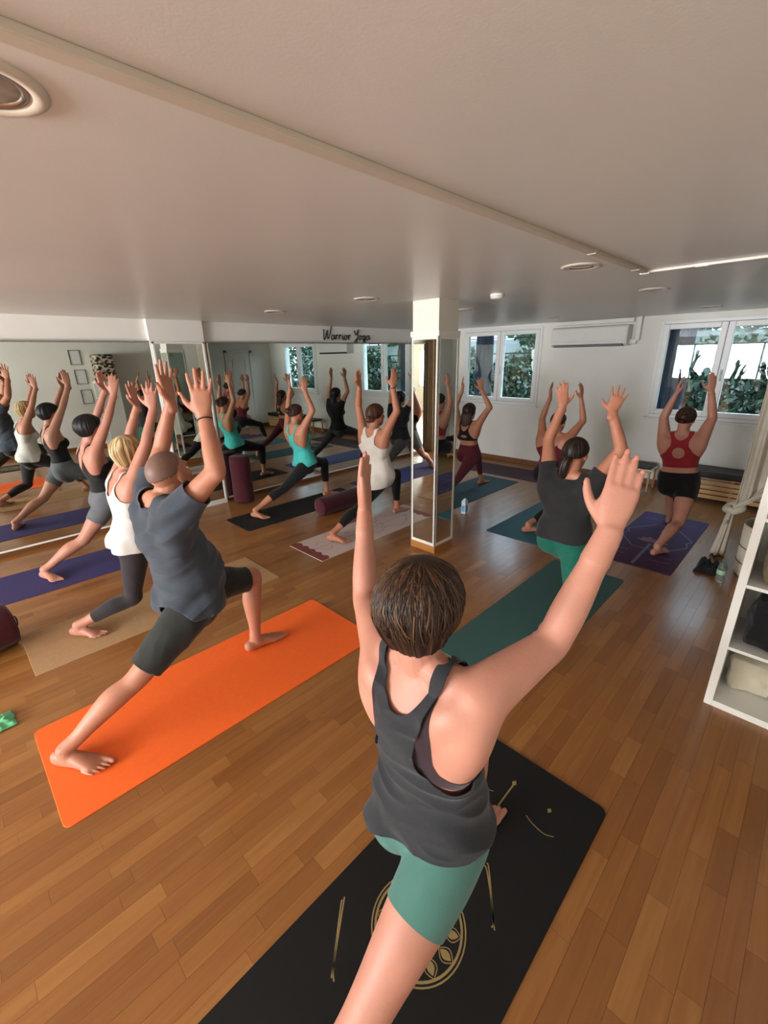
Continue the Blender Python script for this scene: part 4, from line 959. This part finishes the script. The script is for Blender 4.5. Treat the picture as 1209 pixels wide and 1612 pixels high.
def line_print(root, P, w, m, name='printed_line', z=.0051, closed=False):
    P = np.array([(a, b) for a, b in P], float); T = np.gradient(P, axis=0)
    if closed: T[0] = T[-1] = P[1] - P[-2]
    T /= np.linalg.norm(T, axis=1)[:, None] + 1e-9; Nn = np.column_stack([-T[:, 1], T[:, 0]]); w = np.asarray(w) * np.ones(len(P)) / 2
    a, b = P + Nn * w[:, None], P - Nn * w[:, None]; k = len(P)
    v = np.vstack([np.column_stack([a, np.full(k, z)]), np.column_stack([b, np.full(k, z)])]); f = [(i, k + i, k + i + 1, i + 1) for i in range(k - 1)]
    return build(name, MB().add(v, f), m, root)
def poly_print(root, P, m, name='printed_shape', z=.0051):
    return build(name, MB().add([(a, b, z) for a, b in P], [tuple(range(len(P)))]), m, root)
def smooth_path(P, n=8): return [tuple(q[:2]) for q in catmull(np.array([(a, b, 0) for a, b in P]), n)]

yoga_mat(-.06, 1.80, 1.90, 2.65, mat_material('orange_foam', (250, 108, 40), .7), 'bright orange yoga mat under the man')
bk = yoga_mat(-.30, 1.615, .275, .925, mat_material('black_rubber', (20, 20, 20), .7), 'black yoga mat with gold mandala print, nearest the camera')
gold = mat('gold_print', (150, 128, 80), .5, .1, 30); cxm, cym = .6575, .60
to = lambda a, b: (a - cxm, b - cym)
line_print(bk, [to(1.09, .628), to(1.44, .630)], .007, gold, z=.0053)
poly_print(bk, [to(1.468, .632), to(1.452, .642), to(1.432, .631), to(1.452, .620)], gold)
poly_print(bk, [to(1.452, .457), to(1.44, .467), to(1.425, .457), to(1.44, .447)], gold)
for sg in (1, -1):
    yy = lambda b: .6 + (b - .6) * sg
    line_print(bk, smooth_path([to(1.35, yy(.52)), to(1.335, yy(.48)), to(1.33, yy(.43)), to(1.345, yy(.395))]), .004, gold)
    for q in (0, .012):
        line_print(bk, smooth_path([to(1.072 - q, yy(.54 + q)), to(1.055 - q, yy(.52)), to(.93, yy(.425)), to(.905, yy(.405 + q))]), .005, gold)
        line_print(bk, smooth_path([to(.61 - q, yy(.855)), to(.585 - q, yy(.835)), to(.46, yy(.735)), to(.435, yy(.715 - q))]), .005, gold)
cmx, cmy = .735 - cxm, .605 - cym
circ = lambda r, n=48: [(cmx + r * math.cos(2 * math.pi * k / n), cmy + r * math.sin(2 * math.pi * k / n)) for k in range(n + 1)]
for r_, w_ in ((.163, .005), (.150, .008), (.088, .006), (.040, .006)): line_print(bk, circ(r_), w_, gold, 'printed_ring', closed=True)
for k in range(12):
    a = 2 * math.pi * k / 12
    def pet(r0_, r1_, w_, n=7):
        L_ = [(r0_ + (r1_ - r0_) * t, w_ * math.sin(math.pi * t)) for t in np.linspace(0, 1, n)]; R_ = [(r, -w) for r, w in reversed(L_)]
        return [(cmx + r * math.cos(a) - w * math.sin(a), cmy + r * math.sin(a) + w * math.cos(a)) for r, w in L_ + R_[1:-1]]
    poly_print(bk, pet(.095, .140, .013), gold, 'printed_petal'); q = pet(.090, .147, .021); line_print(bk, q + [q[0]], .003, gold, 'printed_petal_outline', closed=True)
    if k % 2 == 0: poly_print(bk, pet(.045, .082, .014), gold, 'printed_petal')
yoga_mat(1.985, 3.84, .895, 1.52, mat_material('teal_rubber', (62, 96, 92), .75), 'dark teal yoga mat behind the raised right hand')
pm = yoga_mat(4.19, 5.89, .63, 1.285, mat_material('violet_fade', (66, 34, 60), .75, rgb2=(76, 66, 116), x0=-.8, x1=.7), 'purple yoga mat with lavender line drawing and lotus')
lav = mat('lavender_print', (136, 126, 160), .6, .05); rose = mat('rose_print', (128, 72, 92), .6, .05)
line_print(pm, [(-.80, 0), (-.2, 0)], .028, mat('grey_blue_print', (94, 94, 124), .6)); line_print(pm, [(.2, 0), (.55, 0)], .008, lav)
for sg in (1, -1):
    line_print(pm, smooth_path([(-.36, 0.02 * sg), (-.36, .12 * sg), (-.30, .17 * sg)], 4) + smooth_path([(-.30, .17 * sg), (-.1, .29 * sg), (.03, .27 * sg), (.10, .30 * sg), (.2, .25 * sg)], 6) + [(.42, .10 * sg), (.42, 0)], .008, lav)
    for q in (-.62, -.5, .6): line_print(pm, [(q, .12 * sg), (q + .02, .26 * sg)], .006, lav)
    for k in range(3):
        a = sg * (.35 + k * .45); P = [(-.16 + .16 * t * math.cos(a) - .035 * math.sin(math.pi * t) * math.sin(a) * e, .16 * t * math.sin(a) + .035 * math.sin(math.pi * t) * math.cos(a) * e) for e, ts in ((1, np.linspace(0, 1, 6)), (-1, np.linspace(.8, .2, 4))) for t in ts]
        poly_print(pm, P, rose, 'printed_petal', .0052 + k * .00004 + (.00002 if sg > 0 else 0))
yoga_mat(4.03, 5.86, 1.78, 2.41, mat_material('petrol_rubber', (58, 108, 122), .7), 'petrol blue yoga mat between the column and the purple mat')
yoga_mat(4.22, 6.08, 3.10, 3.74, mat_material('deep_teal_rubber', (36, 72, 82), .7), 'deep teal yoga mat right behind the column')
yoga_mat(.03, 1.83, 3.19, 3.80, mat_material('beige_cork', (176, 140, 100), .85, .12), 'beige cork yoga mat behind the orange one', r=.004, th=.004)
yoga_mat(-.15, 1.70, 4.45, 5.10, mat_material('indigo_foam', (62, 56, 104), .75), 'indigo violet yoga mat along the left mirror')
pk = yoga_mat(2.29, 4.10, 3.15, 3.71, mat_material('blush_suede', (206, 186, 180), .85, .05), 'pale pink yoga mat with black line drawing and red scalloped end', r=.006)
ink = mat('ink_print', (60, 46, 50), .6); redp = mat('brick_print', (128, 64, 58), .7, .1)
n = 25; wave = [(-.905 + .085 + .035 * abs(math.sin(k / (n - 1) * math.pi * 5)), -.279 + .558 * k / (n - 1)) for k in range(n)]
poly_print(pk, [(-.904, -.279)] + wave + [(-.904, .279)], redp, 'scalloped_band')
line_print(pk, [(-.80, 0), (.80, 0)], .005, ink)
for sg in (1, -1):
    line_print(pk, smooth_path([(-.55, 0), (-.45, .10 * sg), (-.3, .14 * sg), (-.2, .06 * sg), (0, .16 * sg), (.2, .10 * sg), (.3, .2 * sg), (.5, .12 * sg), (.62, 0)]), .005, ink)
    line_print(pk, smooth_path([(.05, 0), (.12, .08 * sg), (.22, 0)]), .004, ink)
    line_print(pk, smooth_path([(-.72, .05 * sg), (-.66, .12 * sg), (-.6, .05 * sg)]), .004, ink)
yoga_mat(2.20, 4.05, 4.40, 4.97, mat_material('black_foam', (26, 27, 28), .7), 'black yoga mat under the woman in turquoise')
yoga_mat(4.30, 6.22, 4.42, 5.06, mat_material('periwinkle_foam', (72, 78, 132), .7), 'blue violet yoga mat along the far mirror')
yoga_mat(6.22, 6.86, 2.55, 4.32, mat_material('plum_rubber', (72, 50, 62), .75), 'dusky plum yoga mat laid crosswise under the window')

# ------------------------------------------------------------------ bolsters
bur = cloth('burgundy_canvas', (72, 22, 32), .12); burd = cloth('burgundy_piping', (52, 14, 24))
def bolster(loc, rot, L, R, label):
    r = empty('bolster', loc, label, 'bolster', 'burgundy yoga bolsters'); r.rotation_euler = rot
    prof = [(.0005, 0), (R * .55, .004), (R * .85, .012), (R * .97, .03), (R * 1.0, .06)] + [(R * (1 + .015 * math.sin(t * 9)), .06 + (L - .12) * t) for t in (.2, .4, .6, .8)] + [(R, L - .06), (R * .97, L - .03), (R * .85, L - .012), (R * .55, L - .004), (.0005, L)]
    build('cover', MB().lathe((0, 0, 0), prof, 36), bur, r, smooth=True)
    for z in (.022, L - .022):
        P = [(R * .945 * math.cos(a), R * .945 * math.sin(a), z) for a in np.linspace(0, 2 * math.pi, 33)]
        build('piping', MB().tube(P, .006, side=(0, 0, 1), n=6, sub=1, cap=False), burd, r, smooth=True)
    build('carry_handle', MB().tube([(-.03, 0, L + .001), (-.03, 0, L + .018), (.03, 0, L + .018), (.03, 0, L + .001)], .012, .003, side=(0, 1, 0), n=8), burd, r, smooth=True)
bolster((2.735, 5.47, 0), (0, 0, .3), .66, .135, 'burgundy bolster standing upright against the mirror')
bolster((3.06, 4.20, .118), (0, math.pi / 2, .0), .66, .115, 'burgundy bolster lying between the black and pink mats')
bolster((-.645, 3.63, .152), (0, math.pi / 2, .2), .68, .15, 'burgundy bolster cut off by the left edge of the picture')

def cloth_heap(name, c, sx, sy, h, m, label, cat, seed, n=26):
    v = []; f = []
    for i in range(n):
        for j in range(n):
            a, b = i / (n - 1) * 2 - 1, j / (n - 1) * 2 - 1; r = max(abs(a), abs(b))
            q = mnoise.noise((a * 1.6 + seed, b * 1.6, seed)); q2 = mnoise.noise((a * 4 + seed, b * 4, seed + 3))
            v.append((a * sx * (1 + .18 * q), b * sy * (1 + .18 * q), max(.003, h * (1 - r ** 2.2) * (.75 + .6 * q + .35 * q2) + .004 + .01 * max(0, q2))))
    for i in range(n - 1):
        for j in range(n - 1): f.append((i * n + j, (i + 1) * n + j, (i + 1) * n + j + 1, i * n + j + 1))
    o = build(name, MB().add(v, f), m, None, c, True)
    md = o.modifiers.new('t', 'SOLIDIFY'); md.thickness = .003; md.offset = -1 if h > .02 else 1
    if label: tag(o, label, cat)
    return o
cloth_heap('hand_towel', (-.21, 2.86, .003), .10, .08, .03, cloth('mint_towel', (104, 190, 138), .1), 'crumpled mint green cloth at the left edge beside the orange mat', 'towel', 2.2)

# ------------------------------------------------------------------ shelf unit and what is on it
r = empty('shelf_unit', (2.84, -.12, 0), 'tall narrow white cube shelf at the right edge', 'shelf')
X0, X1, Y0, Y1 = -.20, .19, -.233, .233
for a in (Y0, Y1 - .038): build('side_panel', MB().box(X0, X1, a, a + .038, 0, 1.47, .002), whitem, r)
for z, n_ in ((0, 'bottom_board'), (.375, 'shelf_board'), (.745, 'shelf_board'), (1.10, 'shelf_board'), (1.432, 'top_board')):
    t = .038 if 'shelf' not in n_ else .018; build(n_, MB().box(X0 + (.001 if t < .03 else 0), X1, Y0 + .038, Y1 - .038, z, z + t, .001), whitem, r)
build('back_panel', MB().box(X1 - .006, X1 - .001, Y0 + .038, Y1 - .038, .038, 1.432), whitem, r)
def soft_box(name, c, size, m, label, cat, seed, amp=.02, group=None):
    mb = MB().box(-size[0] / 2, size[0] / 2, -size[1] / 2, size[1] / 2, 0, size[2], min(size) * .25); v, f = mb.arrays()
    bm = bmesh.new(); vs = [bm.verts.new(q) for q in v]; [bm.faces.new([vs[i] for i in q]) for q in f]
    bmesh.ops.subdivide_edges(bm, edges=bm.edges[:], cuts=4, use_grid_fill=True)
    for q in bm.verts:
        k = mnoise.noise(q.co * 9 + Vector((seed, 0, 0))); k2 = mnoise.noise(q.co * 22 + Vector((0, seed, 0)))
        d = (q.co - Vector((0, 0, size[2] / 2))).normalized(); z = q.co.z; q.co += d * (amp * k + amp * .5 * k2)
        if z < .002: q.co.z = 0
        else: q.co.z = max(q.co.z, .001)
    me = bpy.data.meshes.new(name); bm.to_mesh(me); bm.free(); me.materials.append(m); me.polygons.foreach_set('use_smooth', [True] * len(me.polygons))
    o = link(name, me, None, c)
    if label: tag(o, label, cat, group)
    return o
soft_box('sports_bag', (2.83, -.13, .394), (.30, .32, .26), cloth('black_nylon', (18, 18, 20), .2), 'black sports bag in the middle of the white shelf', 'bag', 1.0)
soft_box('folded_blanket', (2.83, -.13, .764), (.31, .33, .20), cloth('khaki_wool', (108, 98, 70), .25), 'khaki folded blanket in the upper part of the white shelf', 'blanket', 4.0, .014)
soft_box('tote_bag', (2.90, -.05, .039), (.16, .2, .20), cloth('cream_canvas', (206, 196, 172), .08), 'cream canvas bag at the bottom of the white shelf', 'bag', 7.0, .02)
leo = mat('leopard_print', (196, 178, 150), .8, .1)
nt = leo.node_tree; vz = nt.nodes.new('ShaderNodeTexNoise'); vz.inputs['Scale'].default_value = 17; vz.inputs['Detail'].default_value = 1
cr = nt.nodes.new('ShaderNodeValToRGB'); e = cr.color_ramp.elements; e[0].position = .47; e[0].color = lin((36, 30, 26)) + (1,); e[1].position = .53; e[1].color = lin((200, 184, 158)) + (1,)
tcn = nt.nodes.new('ShaderNodeTexCoord'); nt.links.new(tcn.outputs['Object'], vz.inputs['Vector']); nt.links.new(vz.outputs['Fac'], cr.inputs[0]); nt.links.new(cr.outputs[0], nt.nodes['Principled BSDF'].inputs['Base Color'])
for k, lab in enumerate(('lowest', 'middle', 'topmost')): soft_box('leopard_cushion', (2.86, -.12, 1.473 + k * .185), (.36, .44, .18), leo, 'leopard print cushion, %s of the stack on the white shelf' % lab, 'cushion', 3.0 + k, .008, 'leopard cushions on the shelf')

# curtain nook: hamper, clothes, bag and bottle
linen = cloth('grey_linen', (196, 186, 168), .06, bump=.2, bs=500)
def curtain_sheet(fn, na, nt_, m, parent, name='curtain_cloth'):
    v = [fn(i / na, j / nt_) for i in range(na + 1) for j in range(nt_ + 1)]; f = [(i * (nt_ + 1) + j, (i + 1) * (nt_ + 1) + j, (i + 1) * (nt_ + 1) + j + 1, i * (nt_ + 1) + j + 1) for i in range(na) for j in range(nt_)]
    o = build(name, MB().add(v, f), m, parent, (0, 0, 0), True); md = o.modifiers.new('t', 'SOLIDIFY'); md.thickness = .003; return o
kn = np.array([5.05, .395, .47])
cu = empty('tied_curtain', (5.05, .38, 0), 'grey linen curtain tied in a knot beside the shelf', 'curtain')
def drape(a, t):
    yt = .385 - .72 * a; zd = min(.50 + (.385 - yt) * 1.25, 1.25); n1 = .74
    am = .036 * math.sin(a * 40 + .8 * math.sin(t * 4)) + .012 * math.sin(a * 87)
    if t < n1:
        q = t / n1; y, z, x = yt, 2.30 + (zd - 2.30) * q, 5.05 + am * (.7 + .4 * q)
    else:
        q = (t - n1) / (1 - n1); k = q ** 1.15
        y, z, x = yt + (kn[1] - yt) * k, zd + (kn[2] + .025 * math.sin(a * 24) - zd) * k - .07 * math.sin(math.pi * q) * min(1, a * 2), 5.05 + am * 1.1 * (1 - q) - .02 * q + .03 * math.sin(a * 21) * q
    return np.array([x, y, z]) - np.array([5.05, .38, 0])
curtain_sheet(drape, 150, 50, linen, cu)
def tail(a, t):
    w = .035 + .055 * t; an = a * 2 * math.pi; rr_ = w * (1 + .22 * math.sin(an * 6 + t * 2))
    return np.array([5.03 - .03 * t + rr_ * .9 * math.cos(an), .40 + .02 * t + rr_ * .55 * math.sin(an), .47 - .45 * t]) - np.array([5.05, .38, 0])
curtain_sheet(tail, 72, 16, linen, cu, 'curtain_tail')
build('knot', MB().tube([(-.06, .0, .45), (-.02, -.045, .48), (.03, -.03, .49), (.05, .03, .47), (.0, .06, .45), (-.05, .02, .46)], [.03, .04, .036, .04, .036, .028], n=14), linen, cu, smooth=True)
build('curtain_loop', MB().tube([(-.05, .02, .45), (-.09, .03, .38), (-.07, .03, .32), (-.02, .02, .36)], [.012, .016, .014, .012], n=8), linen, cu, smooth=True)
o = build('curtain_rail', MB().box(-.012, .012, -.38, .38, -.022, 0, .003), whitem, None, (5.05, .02, ZC)); tag(o, 'slim white curtain rail on the ceiling above the tied curtain', 'rail')
hm = empty('laundry_hamper', (4.72, .0, 0), 'round cream fabric hamper behind the tied curtain', 'hamper')
build('basket', MB().lathe((0, 0, 0), [(.0005, .004), (.245, .004), (.255, .02), (.262, .25), (.266, .47), (.256, .47), (.250, .25), (.244, .03), (.0005, .03)], 40), cloth('cream_hamper', (206, 196, 174), .06), hm, smooth=True)
brn = mat('brown_wire', (92, 70, 54), .5)
for z, rd in ((.13, .261), (.27, .265), (.47, .267)): build('hoop', MB().tube([(rd * math.cos(a), rd * math.sin(a), z) for a in np.linspace(0, 2 * math.pi, 41)], .004, side=(0, 0, 1), n=6, sub=1, cap=False), brn, hm)
for a in (2.75, 4.4, 1.2): build('seam_strip', MB().tube([(.259 * math.cos(a), .259 * math.sin(a), .02), (.266 * math.cos(a), .266 * math.sin(a), .25), (.270 * math.cos(a), .270 * math.sin(a), .47)], .006, .003, n=6), brn, hm)
cloth_heap('dark_jumper', (4.72, .0, .43), .19, .19, .14, cloth('dark_wool', (30, 28, 30), .2), 'dark jumper heaped on top of the hamper', 'clothing', 8.1)
cloth_heap('patterned_scarf', (4.64, -.02, .57), .11, .12, .05, mat('red_pattern', (150, 62, 60), .9, .45, 26), 'red patterned scarf on the hamper heap', 'scarf', 5.5)
cloth_heap('black_pouch', (4.54, .42, .002), .11, .09, .12, cloth('black_pouch_cloth', (18, 18, 20), .2), 'black cloth pouch on the floor beside the water bottle', 'bag', 3.4)
clearp = bpy.data.materials.new('clear_plastic'); clearp.use_nodes = True; b = clearp.node_tree.nodes['Principled BSDF']
b.inputs['Transmission Weight'].default_value = .9; b.inputs['Roughness'].default_value = .08; b.inputs['IOR'].default_value = 1.2; b.inputs['Base Color'].default_value = lin((206, 220, 212)) + (1,)
wb = empty('water_bottle', (4.36, .305, 0), 'clear plastic water bottle on the floor by the curtain', 'bottle')
build('bottle_body', MB().lathe((0, 0, 0), [(.0005, .002), (.03, .002), (.034, .012), (.034, .055), (.031, .062), (.034, .07), (.034, .12), (.031, .15), (.016, .178), (.0135, .19), (.0005, .191)], 28), clearp, wb, smooth=True)
build('bottle_label', MB().lathe((0, 0, 0), [(.0345, .075), (.0348, .076), (.0348, .115), (.0345, .116)], 28), mat('green_label', (150, 186, 156), .5, .2, 20), wb, smooth=True)
build('bottle_cap', MB().lathe((0, 0, .188), [(.0005, 0), (.0155, 0), (.0158, .014), (.014, .016), (.0005, .016)], 20), mat('green_cap', (70, 120, 84), .4), wb, smooth=True)
wc = empty('drink_carton', (4.35, 2.915, 0), 'white and blue drink carton on the floor right of the column', 'carton')
build('carton_body', MB().box(-.03, .03, -.03, .03, 0, .155, .004), mat('carton_board', (206, 222, 230), .5, .04), wc)
build('printed_panel', MB().box(-.0312, .0312, -.022, .022, .03, .11).box(-.022, .022, -.0312, .0312, .03, .11), mat('carton_blue', (96, 170, 206), .5, .2, 30), wc)
build('carton_top', MB().add([(-.03, -.03, .154), (.03, -.03, .154), (.03, .03, .154), (-.03, .03, .154), (-.02, -.02, .178), (.02, -.02, .178), (.02, .02, .178), (-.02, .02, .178)], [(0, 1, 5, 4), (1, 2, 6, 5), (2, 3, 7, 6), (3, 0, 4, 7), (4, 5, 6, 7)]), mat('carton_board', (206, 222, 230)), wc)
build('carton_cap', MB().lathe((0, 0, .177), [(.0005, 0), (.015, 0), (.015, .016), (.0005, .016)], 18), whitem, wc, smooth=True)

# bench and stool under the windows
bn = empty('slatted_bench', (6.99, .58, 0), 'low pine slatted bench with black cushion under the window', 'bench')
for k in range(4): build('slat', MB().box(-.20, -.182, -.70, .70, .045 + k * .062, .045 + k * .062 + .05, .003), pine, bn)
for a in (-.68, 0, .66): build('bench_leg', MB().box(-.182, .18, a, a + .03, 0, .30, .003), pine, bn)
build('seat_board', MB().box(-.20, .19, -.70, .70, .30, .315, .003), pine, bn)
build('cushion', MB().box(-.21, .19, -.71, .71, .315, .40, .02), blackm, bn)
st = empty('low_stool', (6.93, 1.78, 0), 'low birch stool with black padded seat left of the slatted bench', 'stool')
birch = mat('birch_ply', (206, 170, 128), .5, .1, 4)
for sx in (-1, 1):
    build('bent_leg', MB().tube([(sx * .15, -.26, .0), (sx * .145, -.255, .24), (sx * .13, -.22, .285), (sx * .13, .22, .285), (sx * .145, .255, .24), (sx * .15, .26, 0)], .022, .014, side=(1, 0, 0), n=10), birch, st, smooth=True)
build('stool_top', MB().box(-.17, .17, -.28, .28, .295, .315, .006), whitem, st)
build('seat_pad', MB().box(-.16, .16, -.26, .26, .315, .355, .014), blackm, st)

# framed sheets on the right wall, seen in the mirror
for k, (z0, z1, l) in enumerate(((1.82, 2.12, 'topmost'), (1.42, 1.72, 'middle'), (1.0, 1.30, 'lowest'))):
    r = empty('picture_frame', (2.42 + .03 * k, YR, z0), 'thin dark framed certificate, %s of three seen in the mirror' % l, 'picture', 'framed certificates')
    w_, h_ = .105, z1 - z0; fm = MB().box(-w_, -w_ + .01, 0, .016, 0, h_).box(w_ - .01, w_, 0, .016, 0, h_).box(-w_ + .01, w_ - .01, 0, .016, 0, .01).box(-w_ + .01, w_ - .01, 0, .016, h_ - .01, h_)
    build('frame', fm, mat('dark_frame', (70, 60, 52), .5), r); build('paper', MB().box(-w_ + .01, w_ - .01, .002, .008, .01, h_ - .01), mat('certificate_paper', (222, 224, 222), .7, .05, 14), r)
# beige curtain past the end of the mirror, seen in the column
cb = empty('hanging_curtain', (-1.0, 5.58, 0), 'beige floor-length curtain past the end of the left mirror', 'curtain')
curtain_sheet(lambda a, t: np.array([-.42 + .84 * a, .05 * math.sin(a * 40) * (.7 + .3 * t), 2.31 - 2.29 * t]), 130, 10, cloth('beige_drape', (150, 132, 104), .08), cb)
